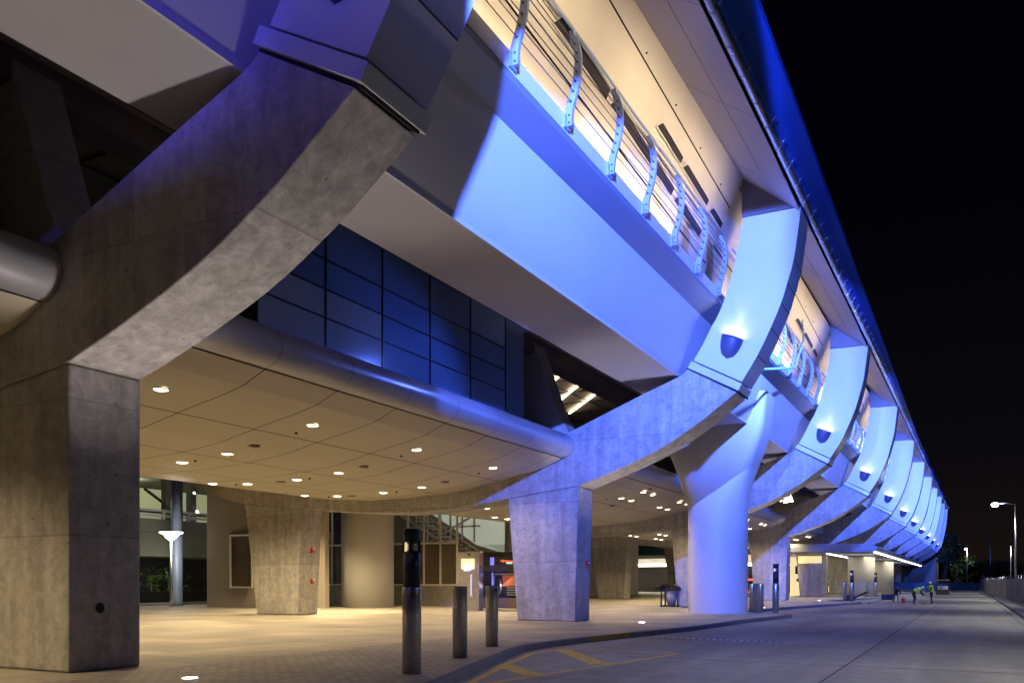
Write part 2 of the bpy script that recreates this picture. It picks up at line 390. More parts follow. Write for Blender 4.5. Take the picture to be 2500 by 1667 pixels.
def copy_tree(o, loc, label=None):
    """copy of a thing with its parts; children keep their offsets to the parent"""
    c = o.copy(); COL.objects.link(c); c.location = loc
    if label: c["label"] = label
    for ch in o.children:
        d = ch.copy(); COL.objects.link(d); d.parent = c; d.matrix_parent_inverse = ch.matrix_parent_inverse.copy()
        for g in ch.children:
            k = g.copy(); COL.objects.link(k); k.parent = d; k.matrix_parent_inverse = g.matrix_parent_inverse.copy()
    return c
ORD = ["first", "second", "third", "fourth", "fifth", "sixth", "seventh", "eighth", "ninth", "tenth", "eleventh", "twelfth"]

# ------------------------------------------------------------------ ground, road, sidewalk
MB().add([(-200, -400, -0.17), (1500, -400, -0.17), (1500, 400, -0.17), (-200, 400, -0.17)], [(0, 1, 2, 3)]).build("ground", 'ground')["kind"] = "structure"
def curbline():
    return [(-30, 0.6), (-6, 3.4), (5, 5.6), (11.5, 7.52), (14.7, 8.55), (18.0, 9.62), (19.2, 9.92), (20.6, 9.98), (22.5, 9.86), (30.2, 8.78), (37.4, 8.42),
            (43.2, 7.75), (43.75, 7.85), (44.1, 8.25), (45.2, 9.9), (46.2, 10.75), (47.5, 11.05), (49, 11.0), (54.9, 10.5), (72.4, 7.72), (73, 7.85), (73.4, 8.3),
            (74.4, 9.8), (75.6, 10.6), (77, 10.8), (89.5, 9.25), (94.6, 7.9), (95.3, 8.05), (96.5, 9.8), (98, 10.4), (118, 8.2), (122, 10.4), (145, 8.2), (149, 10.3), (300, 8.2)]
CL = curbline()
KT = 0.16
def offs(pl, d):
    o = []
    for i, p in enumerate(pl):
        a = Vector(pl[max(i - 1, 0)]); b = Vector(pl[min(i + 1, len(pl) - 1)]); t = (b - a).normalized(); n = Vector((-t.y, t.x))
        o.append((p[0] + n.x * d, p[1] + n.y * d))
    return o
inner = offs(CL, KT)
mb = MB()
n = len(CL)
vs = []
for (x, y), (xi, yi) in zip(CL, inner):
    ox, oy = x - (xi - x) * 0.25, y - (yi - y) * 0.25
    vs += [(ox, oy, -0.149), (x, y, -0.02), (x + (xi - x) * .15, y + (yi - y) * .15, 0.004), (xi, yi, 0.004)]
mb.add(vs, [(i * 4 + k, (i + 1) * 4 + k, (i + 1) * 4 + k + 1, i * 4 + k + 1) for i in range(n - 1) for k in range(3)])
kerb = mb.build("kerb", 'kerb'); kerb["kind"] = "structure"
# sidewalk sheet
vs = []; fs = []
for (xi, yi) in inner: vs += [(xi, yi, 0.0), (xi, 90.0, 0.0)]
fs = [(2 * i, 2 * i + 2, 2 * i + 3, 2 * i + 1) for i in range(n - 1)]
MB().add(vs, fs).build("sidewalk", 'walk')["kind"] = "structure"
# paver field near the camera (4 mm above)
pv = [(xi + .02, yi + .02) for xi, yi in inner if xi < 22]
vs = []
for x, y in pv: vs += [(x, y, 0.004), (x, 13.2, 0.004)]
MB().add(vs, [(2 * i, 2 * i + 2, 2 * i + 3, 2 * i + 1) for i in range(len(pv) - 1)]).build("paver_strip", 'paver')["kind"] = "structure"
# road
MB().add([(-60, -40, -0.15), (420, -40, -0.15), (420, 12, -0.15), (-60, 12, -0.15)], [(0, 1, 2, 3)]).build("road", 'road')["kind"] = "structure"
# road joints (saw cuts)
mb = MB()
def strip(mb, pts, wd, z):
    L_ = offs(pts, wd / 2); R_ = offs(pts, -wd / 2); vs = []
    for a, b in zip(L_, R_): vs += [(a[0], a[1], z), (b[0], b[1], z)]
    mb.add(vs, [(2 * i, 2 * i + 1, 2 * i + 3, 2 * i + 2) for i in range(len(pts) - 1)])
strip(mb, [(-20, 2.32), (190, 2.45)], 0.035, -0.1455)
strip(mb, [(-20, -1.75), (38, -1.75), (190, -1.35)], 0.03, -0.1455)
for k, x in enumerate(range(4, 190, 5)):
    strip(mb, [(x, -1.5), (x + 0.1, 7.4)], 0.022 if k % 3 else 0.045, -0.1457)
mb.build("road_joints", 'joint')["kind"] = "structure"
# yellow hatched island
mb = MB()
strip(mb, [(10.0, 6.75), (12.7, 7.62), (16.0, 8.72), (18.9, 9.5), (20.5, 9.45), (20.55, 7.1), (20.4, 6.3)], 0.16, -0.146)
strip(mb, [(10.0, 6.55), (12.85, 7.38), (20.4, 6.3)], 0.16, -0.1462)
strip(mb, [(15.9, 8.72), (14.45, 7.28)], 0.42, -0.1464)
strip(mb, [(20.2, 9.35), (17.0, 6.95)], 0.42, -0.1464)
mb.build("yellow_marking", 'yellow')["kind"] = "structure"
mb = MB(); strip(mb, [(46, 9.6), (50, 7.8), (62, 6.6)], 0.16, -0.146); strip(mb, [(50, 9.9), (62, 6.8)], 0.16, -0.1462); mb.build("yellow_marking", 'yellow')["kind"] = "structure"
# yellow painted stretch of kerb face
mb = MB(); a, b = (22.6, 9.78), (26.6, 9.22)
for (p, q) in (((23.0, 9.75), (25.4, 9.41)),):
    mb.add([(p[0], p[1] + .0, -0.12), (q[0], q[1], -0.12), (q[0], q[1] + .05, 0.012), (p[0], p[1] + .05, 0.012), (q[0], q[1] + .14, 0.013), (p[0], p[1] + .14, 0.013)], [(0, 1, 2, 3), (3, 2, 4, 5)])
mb.build("yellow_kerb_paint", 'ylwk')["kind"] = "structure"
# trench drain across the road
tr = thing("trench_drain", (26, 7, -0.15), "slotted metal drain running across the road beside the kerb", "drain")
mb = MB(); strip(mb, [(26.05, 9.1), (25.6, 4.9)], 0.34, -0.1452); mb.build("channel", 'joint', tr)
mb = MB()
for k in range(20):
    t = (k + .5) / 20; x = 26.05 - .45 * t; y = 9.1 - 4.2 * t
    mb.box(x - .15, x + .15, y - .055, y + .055, -0.146, -0.139)
mb.build("grate", 'steel', tr)
# right-hand kerb and verge
RC = [(-30, -6.2), (10, -3.6), (38, -2.1), (65, -2.0), (110, -1.75), (186, -1.35), (189, -0.9), (190.5, 0.3), (191, 3.5), (191, 9)]
inn = offs(RC, -0.25); vs = []
for (x, y), (xi, yi) in zip(RC, inn): vs += [(x, y, -0.149), (x, y, 0.0), (xi, yi, 0.004)]
MB().add(vs, [(i * 3 + k, i * 3 + k + 1, (i + 1) * 3 + k + 1, (i + 1) * 3 + k) for i in range(len(RC) - 1) for k in range(2)]).build("road_kerb", 'kerb')["kind"] = "structure"
vs = []
for (xi, yi) in inn[:6]: vs += [(xi, yi, 0.0), (xi, -60, 0.0)]
MB().add(vs, [(2 * i, 2 * i + 1, 2 * i + 3, 2 * i + 2) for i in range(5)]).build("verge", 'kerb')["kind"] = "structure"
MB().add([(191.3, -60, 0), (420, -60, 0), (420, 60, 0), (191.3, 9, 0)], [(0, 1, 2, 3)]).build("verge", 'ground')["kind"] = "structure"

# ------------------------------------------------------------------ ribs
ARCH = [(7.62, 8.50), (8.60, 7.79), (9.27, 7.34), (10.61, 6.60), (12.31, 5.93), (13.86, 5.42)]
UNDER = [(17.1, 5.05), (18.57, 4.86), (20.9, 4.67), (22.6, 4.66), (24.3, 4.74), (26.4, 4.9), (28.43, 5.09)]
UNDER2 = [(31.9, 5.43), (33.17, 5.72), (34.13, 6.03), (36.5, 6.9), (39, 8.0)]
TOP = [(39, 9.6), (34, 7.9), (29, 6.85), (24, 6.35), (20, 6.45), (18, 6.8), (16, 7.15), (14.5, 7.53), (13.23, 8.01), (11.28, 8.76), (9.79, 9.31), (9.44, 9.54)]
def smoothpl(pts, k=4):
    r = []
    P = [Vector(p) for p in pts]
    for i in range(len(P) - 1):
        p0 = P[max(i - 1, 0)]; p1 = P[i]; p2 = P[i + 1]; p3 = P[min(i + 2, len(P) - 1)]
        for j in range(k):
            t = j / k
            r.append(tuple(0.5 * ((2 * p1) + (p2 - p0) * t + (2 * p0 - 5 * p1 + 4 * p2 - p3) * t * t + (3 * p1 - p0 - 3 * p2 + p3) * t ** 3)))
    r.append(tuple(P[-1])); return r
BIN = [(9.20, 9.84), (8.82, 10.45), (8.52, 11.02), (8.33, 11.32), (8.06, 11.91), (7.76, 12.92), (7.56, 13.8), (7.40, 14.8)]
BOUT = [(5.35, 14.78), (5.44, 14.05), (5.6, 12.97), (5.82, 12.18), (6.03, 11.51), (6.39, 10.68), (6.86, 9.75), (7.42, 8.86)]
def lift(z, X): return z + rise(X) * max(0.0, min(1.0, (z - 9.9) / 4.9))
RLAB = ["near foreground rib leg and arch of board-marked concrete at the left edge", "lit blue concrete rib with tall curved metal blade, nearest of the blue ones"]
for i, X in enumerate(RX):
    lab = ("huge dim purple concrete rib in the left foreground with metal blade above" if i == 0 else
           "large blue-lit concrete rib with curved blade, nearest of the lit ribs" if i == 1 else
           "%s blue-lit rib from the camera, farther along the terminal front" % ORD[i])
    t = thing("terminal_rib", (X, 15, 0), lab, "structural rib", "curved ribs along the terminal front")
    prof = smoothpl(ARCH) + smoothpl(UNDER) + smoothpl(UNDER2) + smoothpl(TOP)
    MB().prism(prof, X, X + 1.5).build("concrete_arch", 'conc', t, bevel=0.03)
    for nm, (a, b, c, d) in (("outer_column", ((13.89, 5.415), (17.10, 5.046), (16.66, 0), (14.05 if i else 13.9, 0))), ("inner_column", ((28.30, 5.08), (32.0, 5.44), (31.2, 0), (28.6, 0)))):
        vs = []
        for (y, z) in (a, b, c, d): vs += [(X + 0.012, y, z), (X + 1.488, y, z)]
        MB().add(vs, [(0, 2, 4, 6), (1, 7, 5, 3), (0, 1, 3, 2), (2, 3, 5, 4), (4, 5, 7, 6), (6, 7, 1, 0)]).build(nm, 'conc', t, bevel=0.05)
    # metal blade
    pr = [(y, lift(z, X)) for y, z in smoothpl(BIN, 3)] + [(y, lift(z, X)) for y, z in smoothpl(BOUT, 3)]
    mb = MB().prism(pr, X - 0.01, X + 1.51); mb.cur = 1
    for k in range(2, len(BOUT) - 1):
        y, z = BOUT[k]; z = lift(z, X); mb.box(X + .02, X + 1.49, y - .012, y + .02, z - .010, z + .010)
    bl = mb.build("metal_blade", ['blade', 'seal'], t, bevel=0.0)
    # collar between concrete and blade, proud of both
    d = Vector((9.44 - 7.60, 9.54 - 8.52)).normalized(); nrm = Vector((-d.y, d.x))
    p0 = Vector((7.60, 8.52)) - d * 0.07; p1 = Vector((9.44, 9.54)) + d * 0.05
    q = [p0 + nrm * 0.0, p1 + nrm * 0.0, p1 + nrm * 0.05, p0 + nrm * 0.05]
    MB().prism([tuple(v) for v in q], X + .05, X + 1.45).build("joint_filler", 'seal', t)
    e_ = .04 if i == 0 else -.035; pr_ = .07 if i == 0 else .03
    q = [p0 - d * e_ + nrm * 0.05, p1 + d * e_ + nrm * 0.05, p1 + d * e_ + nrm * 0.33, p0 - d * e_ + nrm * 0.33]
    MB().prism([tuple(v) for v in q], X - pr_, X + 1.5 + pr_).build("collar", 'collar', t, bevel=0.015)
    # inclined leg carrying the deck from the arch
    MB().prism([(14.4, 7.55), (15.0, 8.66), (16.14, 11.85), (17.9, 11.85), (16.7, 8.6), (16.4, 7.2)], X + .3, X + 1.3).build("inclined_leg", 'conc_s', t, bevel=0.03)
    # gable between blade and roof
    zt = lift(14.82, X)
    MB().prism([(5.36, zt), (7.42, zt + .02), (7.42, zt + 1.52)], X - 0.0, X + 0.12).build("gable_panel", 'gable', t)
    # wall light: half-bowl that narrows to a rounded point
    if True:
        sc_o = None
        vs = []; K = 12; R_ = 7
        cy, cz = 7.74, 10.52
        ax = Vector((0, -0.93, -0.36)).normalized(); dn = Vector((0, 0.30, -0.95)).normalized(); ou = Vector((-1, 0, 0))
        for r in range(R_ + 1):
            tt = r / R_
            wdt = 0.42 * math.sqrt(max(0, 1 - tt ** 2.1)); dep = 0.36 * math.sqrt(max(0, 1 - tt ** 1.7))
            for k in range(K + 1):
                a = math.pi * k / K
                vs.append(Vector((X, cy, cz)) + ax * wdt * math.cos(a) + ou * (dep * math.sin(a) + 0.0) + dn * 0.80 * tt)
        fs = [(r * (K + 1) + k, r * (K + 1) + k + 1, (r + 1) * (K + 1) + k + 1, (r + 1) * (K + 1) + k) for r in range(R_) for k in range(K)]
        sc_o = MB().add(vs, fs, True).build("wall_light", 'cup', t, recalc=False)
        sol = sc_o.modifiers.new("shell", 'SOLIDIFY'); sol.thickness = 0.012
        vs2 = [Vector((X - .02, cy, cz)) + ax * .36 * math.cos(math.pi * k / K) + ou * (.28 * math.sin(math.pi * k / K)) + dn * 0.06 for k in range(K + 1)]
        MB().add(vs2, [tuple(range(K + 1))]).build("lens", 'lensw', sc_o, recalc=False)
        lamp("wall_light_beam", 'SPOT', (X - 0.16, cy - .18, cz + 0.10), 24 if i else 2, (1.0, 0.93, 0.86), (X + 0.05, cy - .75, cz + 3.0), spot_size=rad(46), spot_blend=0.9, shadow_soft_size=0.05)
    # unseen blue lamp added under the girder to wash the canopy edge and glass
    if i < 8: lamp("under_girder_fill", 'SPOT', (X + 14.5, 11.6, 9.0), 400, BLUE, (X + 11.5, 15.6, 5.6), spot_size=rad(128), spot_blend=0.7, shadow_soft_size=0.08)

# ------------------------------------------------------------------ in-ground uplights in front of each rib
for i, X in enumerate(RX[:7]):
    u = thing("ground_uplight", (X + 0.45, 11.4, 0), "round flush ground light glowing on the sidewalk, %s from the camera" % ORD[i], "uplight", "in-ground uplights in front of the ribs")
    MB().lathe([(0.16, 0.0), (0.16, 0.011), (0.125, 0.013)], X + .45, 11.4, 20).build("ring", 'steel', u)
    MB().lathe([(0.12, 0.008), (0.12, 0.016)], X + .45, 11.4, 20).build("lens", 'lensw', u)
    lamp("uplight_beam", 'SPOT', (X + .45, 11.4, 0.06), 950, (1.0, 0.87, 0.84), (X + .45, 10.6, 6), spot_size=rad(84), spot_blend=0.5, shadow_soft_size=0.08)

# ------------------------------------------------------------------ canopies between ribs
SOF = [(14.57, 6.55), (15.3, 6.24), (16.0, 6.08), (16.8, 5.94), (17.5, 5.80), (18.8, 5.53), (20.3, 5.37), (22, 5.28), (24.3, 5.27), (26.5, 5.42), (29, 5.76), (31.4, 6.19), (34.2, 6.68)]
def sz(y):
    for (a, b), (c, d) in zip(SOF, SOF[1:]):
        if a <= y <= c: return b + (d - b) * (y - a) / (c - a)
    return SOF[-1][1]
BULL = [(14.57, 6.57), (14.36, 6.62), (14.16, 6.76), (14.05, 6.98), (14.08, 7.2), (14.2, 7.38), (14.42, 7.52), (14.7, 7.58), (15.25, 7.60)]
CSEG = {-1: (-11, 9.6), 0: (11.1, 31.6), 1: (33.1, 53.6), 2: (55.1, 75.6), 3: (77.1, 97.6)}
def canopy(b, x0, x1, lights, speakers, dots, xj):
    t = thing("entrance_canopy", ((x0 + x1) / 2, 20, 0), "bulging beige downlit canopy %s" % ["left of the foreground rib", "between the foreground rib and the lit rib", "behind the big round column", "beyond the round column", "farthest along"][b + 1], "canopy", "panelled canopies between the ribs")
    js = [x for x in xj if x0 + .3 < x < x1 - .3]
    xs = [x0 + .01] + js + [x1 - .01]
    ylines = [14.57, 17.5, 20.3, 23.2, 26.1, 29.0]
    # panels: real sheets with open joints, dark backing above
    mb = MB(); g = 0.017
    for a, c in zip(xs, xs[1:]):
        for ya, yc in zip(ylines, ylines[1:] + [34.2]):
            ys = [ya + g] + [y for y, z in SOF if ya + g < y < yc - g] + [yc - g]
            mb.sweep([(y, sz(y)) for y in ys], [a + g, c - g])
    mb.build("soffit_panels", 'soffit', t)
    MB().sweep([(y, z + .05) for y, z in SOF], [x0 + .01, x1 - .01]).build("joint_backing", 'joint', t)
    mb = MB()
    for a, c in zip(xs, xs[1:]):
        mb.sweep(smoothpl(BULL, 3), [a + .008, c - .008], smooth=True)
    mb.build("bullnose", 'bull', t)
    MB().sweep([(y + .04, z) for y, z in smoothpl(BULL, 3)], [x0 + .02, x1 - .02]).build("bullnose_backing", 'joint', t)
    MB().add([(x0, 15.2, 7.56), (x1, 15.2, 7.56), (x1, 22, 7.56), (x0, 22, 7.56)], [(0, 1, 2, 3)]).build("canopy_roof", 'dark', t)
    for (x, y) in lights:
        z = sz(y)
        rg = MB().lathe([(0.215, z - .012), (0.215, z + .02), (0.175, z + .02), (0.175, z - .010)], x, y, 18, cap=False).build("downlight", 'white', t)
        MB().lathe([(0.172, z - .004), (0.06, z - .034)], x, y, 18).build("lens", 'lens', rg)
    for (x, y) in speakers:
        z = sz(y); MB().lathe([(0.19, z - .02), (0.19, z + .02)], x, y, 18).build("speaker", 'brown', t)
    for (x, y) in dots:
        z = sz(y); MB().lathe([(0.045, z - .05), (0.03, z + .01)], x, y, 8).build("sprinkler", 'black', t)
    return t
L0 = []
for x in (13.65, 18.80, 23.95, 29.15):
    L0 += [(x, y) for y in (16.45, 19.75, 21.67, 24.1, 25.92)]
S0 = [(18.74, 18.63), (23.9, 18.63), (29.1, 18.63), (24.0, 22.5), (29.36, 23.5)]
D0 = [(18.9, 17.13), (24.05, 17.13), (29.3, 17.15), (18.8, 21.1), (23.98, 21.1), (29.3, 21.1), (24, 24.74), (29.3, 24.7)]
XJ = [12.45 + 2.59 * k for k in range(8)]
canopy(0, *CSEG[0], L0, S0, D0, XJ)
canopy(-1, *CSEG[-1], [(5, 16.45), (5, 19.75)], [], [], [-8.3 + 2.59 * k for k in range(8)])
def pairs(x0, offs_):
    r = []
    for x in offs_:
        for y in (15.25, 16.45, 21.67, 24.1):
            r += [(x0 + x, y), (x0 + x + 1.5, y)]
    return r
for b in (1, 2, 3):
    x0 = CSEG[b][0]
    canopy(b, *CSEG[b], pairs(x0, (3.2, 9.9, 16.2)), [(x0 + 11.5, 17.6), (x0 + 9.9, 14.9)], [(x0 + 9, 16.9), (x0 + 13.0, 16.9)], [x0 + 1.35 + 2.59 * k for k in range(8)])
# light of the downlights
for b, (x0, x1) in CSEG.items():
    if b == -1: pts = [(5.6, 16.0), (5, 21), (-3, 18)]; E_ = 1800
    elif b == 0: pts = [(x, y) for x in (13.65, 18.8, 23.95, 29.15) for y in (16.45, 20.9, 26.0)]; E_ = 640
    else: pts = [(x0 + ox, y) for ox in (3.9, 10.6, 16.9) for y in (15.9, 22.8)]; E_ = 1150
    for (x, y) in pts:
        lamp("downlight_and_fill_beam", 'SPOT', (x, y, sz(y) - .05), E_ * (2.2 if (b == 0 and y > 25) else 0.2 if (b == -1 and y > 17) else 1.0), WARM, (x, y, 0), spot_size=rad(122) if b == -1 else rad(150), spot_blend=0.85, shadow_soft_size=0.11)

for (x, y, e_) in ((37.0, 30.5, 4200), (40.2, 36.6, 700), (27.4, 29.4, 900), (27.8, 32.4, 400), (36.0, 27.0, 700), (30, 36.5, 600), (46, 27, 600), (38.0, 34.5, 900), (67, 24, 900), (69, 33, 700)):  # extra warm spots without fixtures, added to brighten columns and back walls
    lamp("downlight_and_fill_beam", 'SPOT', (x, y, 5.3), e_, WARM, (x, y, 0), spot_size=rad(150), spot_blend=0.85, shadow_soft_size=0.11)

# ------------------------------------------------------------------ curtain wall over bay one
def curtain(x0, x1, step, label, teal):
    t = thing("curtain_wall", ((x0 + x1) / 2, 15.3, 7.6), label, "glass wall", "glass walls above the canopies")
    zs = [7.80, 8.61, 9.37, 10.16, 11.5]
    nx = int(round((x1 - x0) / step))
    k = 0
    for a in range(nx):
        for r in range(4):
            xa = x0 + a * step; mt = 'glasst' if (a <= teal and r < 2) else 'glassw'
            MB().box(xa + .02, xa + step - .02, 15.20, 15.23, zs[r] + .02, zs[r + 1] - .02).build("pane", mt, t)
    mb = MB()
    for a in range(nx + 1): mb.box(x0 + a * step - .025, x0 + a * step + .025, 15.17, 15.30, 7.62, 11.5)
    for z in zs: mb.box(x0, x1, 15.175, 15.29, z - .022, z + .022)
    mb.build("mullions", 'mull', t)
    MB().box(x0 - .02, x1 + .02, 15.31, 15.45, 7.62, 11.55).build("back_pan", 'dark', t)
curtain(15.4, 27.9, 2.5, "dark blue gridded glass wall above the canopy, behind the blue girder", 1)
nv = thing("blank_wall_panel", (29, 15.7, 7.6), "plain navy wall panel at the right end of the dark glass wall", "wall panel")
MB().box(28.0, 30.2, 15.62, 15.8, 7.62, 11.65).build("panel", 'glassw', nv)
MB().box(11.2, 31.5, 15.20, 15.6, 7.62, 7.79).build("sill", 'joint', thing("roof_upstand", (21, 15.4, 7.6), "black sill along the top of the first canopy under the glass wall", "sill"))

# ------------------------------------------------------------------ elevated terminal: girder, balcony, wall, roof
X0, X1 = -14.0, 232.0
term = thing("terminal_building", (30, 10, 0), "long upper terminal with blue-lit girder, cream wall and sloping roof edge", "building")
XS = [X0] + [9.6 + 22 * k for k in range(NR)] + [X1]
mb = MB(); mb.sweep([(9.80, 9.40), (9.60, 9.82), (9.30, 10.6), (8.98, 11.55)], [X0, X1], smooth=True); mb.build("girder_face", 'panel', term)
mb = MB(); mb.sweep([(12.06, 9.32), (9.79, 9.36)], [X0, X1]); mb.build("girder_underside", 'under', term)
mb = MB(); mb.prism([(9.78, 9.34), (9.84, 9.34), (9.84, 9.46), (9.775, 9.46)], X0, X1); mb.build("drip_edge", 'panel', term)
mb = MB(); mb.sweep([(12.065, 9.30), (12.065, 11.7)], [X0, X1]); mb.build("girder_inner_face", 'dark', term)
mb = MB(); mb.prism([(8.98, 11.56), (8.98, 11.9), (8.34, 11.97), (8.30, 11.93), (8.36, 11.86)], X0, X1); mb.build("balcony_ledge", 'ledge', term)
mb = MB(); mb.prism([(8.32, 11.99), (8.40, 11.99), (8.40, 12.40), (8.32, 12.40)], X0, X1); mb.build("balcony_upstand", 'panel', term)
mb = MB(); mb.prism([(8.42, 11.98), (9.6, 11.98), (9.6, 12.05), (8.42, 12.05)], X0, X1); mb.build("walkway", 'conc_s', term)
# cross seams of the ledge
mb = MB()
for k in range(60):
    x = 11.5 + 3.6 * k; mb.box(x - .01, x + .01, 8.35, 8.97, 11.52, 11.60)
# inner ceiling and beams over the canopies
mb = MB(); mb.add([(X0, 12.1, 11.7), (X1, 12.1, 11.7), (X1, 40, 11.7), (X0, 40, 11.7)], [(0, 1, 2, 3)]); mb.build("inner_ceiling", 'tan', term)
mb = MB(); mb.prism([(16.0, 11.05), (16.9, 11.05), (16.9, 11.69), (16.0, 11.69)], X0, X1); mb.build("ceiling_beam", 'brown', term)
mb = MB()
for x in [X0 + 4 + 2.6 * k for k in range(90)]: mb.box(x - .02, x + .02, 17, 39, 11.66, 11.695)
for y in (19, 22, 25, 28): mb.box(X0, X1, y - .02, y + .02, 11.655, 11.69)
mb.build("ceiling_joints", 'joint', term)
mb = MB()
for b in range(8):
    for k in range(4):
        x = 33.6 + 22 * b + 2.0 + k * 2.3 - 1.2
        p = Vector((x + 4.4 + 1.2, 21.2, 11.6)); q = Vector((x + 1.2, 17.6, 11.6)); 
        MB().tube([p, q], 0.05, 6).build("linear_ceiling_lamp", 'stripl', term)

# cream wall: leaning strips with shadow joints, per bay
A_ = Vector((8.95, 13.05)); B_ = Vector((7.37, 16.22))
def fy(z): return A_.x + (B_.x - A_.x) * (z - A_.y) / (B_.y - A_.y)
mbp = MB(); mbb = MB()
wins = []
for bi in range(-1, NR):
    x0 = 9.6 + 22 * bi; x1 = x0 + 22
    if bi == NR - 1: x1 = X1
    def rz(z, x): return z + rise(x) * 0.6
    fns = [lambda u: 12.05, lambda u: 13.1 - .012 * u, lambda u: 14.02 - .028 * u, lambda u: 15.94 - .0315 * u, lambda u: 16.22]
    for (fa, fb) in zip(fns, fns[1:]):
        g = 0.022; vs = []; K = 6
        for k in range(K + 1):
            u = 22.0 * k / K; za = rz(fa(u), x0 + u) + g; zb = rz(fb(u), x0 + u) - g
            vs += [(x0 + u, fy(fa(u) + g), za), (x0 + u, fy(fb(u) - g), zb)]
        mbp.add(vs, [(2 * k, 2 * k + 1, 2 * k + 3, 2 * k + 2) for k in range(K)])
    # window slots
    def slot(u0, u1, zt, zb, sl):
        z = lambda zz, u: zz + sl * u
        pts = [(u0, z(zb, u0)), (u1, z(zb, u1)), (u1, z(zt, u1)), (u0 + .25, z(zt, u0))]
        def P3(u, zz, d): return (x0 + u, fy(zz) - d, rz(zz, x0 + u) - d * .2)
        w_ = MB().add([P3(u, zz, .030) for u, zz in pts] + [P3(u, zz, -.02) for u, zz in pts], [(0, 1, 2, 3), (0, 4, 5, 1), (1, 5, 6, 2), (2, 6, 7, 3), (3, 7, 4, 0)]).build("slot_window", 'wslot', term)
        c = [(u0 - .06, z(zb, u0) - .035), (u1 + .06, z(zb, u1) - .035), (u1 + .06, z(zt, u1) + .035), (u0 + .2, z(zt, u0) + .035)]
        MB().add([P3(u, zz, .045) for u, zz in c] + [P3(u, zz, .045) for u, zz in pts], [(0, 1, 5, 4), (1, 2, 6, 5), (2, 3, 7, 6), (3, 0, 4, 7)]).build("frame", 'frame', w_)
    if bi < 6:
        slot(7.9, 11.2, 14.90, 14.66, -.045); slot(11.45, 17.0, 14.92, 14.68, -.045); slot(17.3, 20.4, 14.92, 14.68, -.045)
        slot(14.3, 16.7, 15.55, 15.36, -.038); slot(16.95, 19.9, 15.55, 15.36, -.038); slot(20.3, 21.9, 15.55, 15.36, -.038)
mbp.build("cream_wall", 'facade', term, recalc=True)
MB().sweep([(9.6, 12.0), (9.02, 13.1), (7.46, 16.3)], XS, fn=lambda x, y, z: (y, z + rise(x) * .6 * (1 if z > 12.5 else 0))).build("wall_backing", 'joint', term)
# wall fixings
mb = MB()
for bi in range(0, 5):
    for k in range(8):
        x = 11 + 22 * bi + 2.7 * k; z = 15.99 - .0315 * (x - 9.6 - 22 * bi) + .08
        mb.sphere((x, fy(z) - .02, z + rise(x) * .6), .03, 6, 4)
mb.build("wall_studs", 'black', term)
# roof soffit, per-bay sheets with joints
def rf(x, y, z): return (y, z + rise(x))
xs_all = []
mb = MB()
bx = X0
while bx < X1:
    ex = min(bx + 5.5, X1)
    for (pa, pb) in (((5.36, 14.70), (6.28, 15.36)), ((6.30, 15.375), (7.40, 16.22))):
        mb.sweep([pa, pb], [bx + .012, ex - .012], fn=rf)
    bx = ex
mb.build("roof_soffit", 'roofsoff', term)
MB().sweep([(5.36, 14.73), (7.40, 16.26)], XS, fn=rf).build("soffit_backing", 'joint', term)
# folded soffit facet in front of each rib head
for i, X in enumerate(RX):
    r = rise(X)
    MB().add([(X - .05, 7.36, 16.18 + r), (X - 4.2, 5.37, 14.68 + r - .085), (X - .05, 5.37, 14.62 + r), (X - .05, 7.36, 16.4 + r)], [(0, 1, 2), (0, 3, 2)]).build("soffit_facet", 'roofsoff', term, recalc=False)
# gutter pipe with brackets
mb = MB(); mb.tube([(x, 5.16, 14.74 + rise(x)) for x in XS], 0.115, 14); gt = mb.build("gutter_pipe", 'gutter', term)
mb = MB(); z0 = 14.74
mb.tube([(0, .128 * math.cos(a), .128 * math.sin(a)) for a in [math.pi * 2 * k / 10 for k in range(11)]], 0.012, 5)
mb.tube([(0, -.12, .03), (0, -.24, .16)], .014, 5)
br0 = mb.build("pipe_bracket", 'gutter', gt); br0.location = (12.0, 5.16, z0 + rise(12.0))
for k in range(1, 62):
    x = 12.0 + 1.45 * k; c = br0.copy(); COL.objects.link(c); c.parent = gt; c.matrix_parent_inverse = br0.matrix_parent_inverse.copy(); c.location = (x, 5.16, z0 + rise(x))
# roof edge sheet, tapering away
def taper(x): return max(0.30, 1.0 - (x - 20) * 0.0092)
vs = []; K = 0
RXS = [X0 + k * (X1 - X0) / 40 for k in range(41)]
PF = [(5.20, 14.90), (5.02, 14.93), (4.86, 15.12), (4.70, 15.36), (4.52, 15.60), (4.50, 15.75), (5.6, 16.4)]
def rfn(x, y, z):
    t_ = taper(x)
    if z > 16.3: return (y, z + rise(x))
    return (5.2 + (y - 5.2) * t_, 14.88 + rise(x) + (z - 14.88) * t_)
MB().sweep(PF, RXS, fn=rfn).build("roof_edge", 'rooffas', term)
mb = MB()
for k in range(1, len(PF) - 3):
    mb.add([c for x in (X0, X1) for c in ()], [])
MB().sweep([(5.6, 16.4), (7.4, 17.2), (20, 19), (42, 19)], [X0, X1], fn=lambda x, y, z: (y, z + rise(x))).build("roof", 'dark', term)
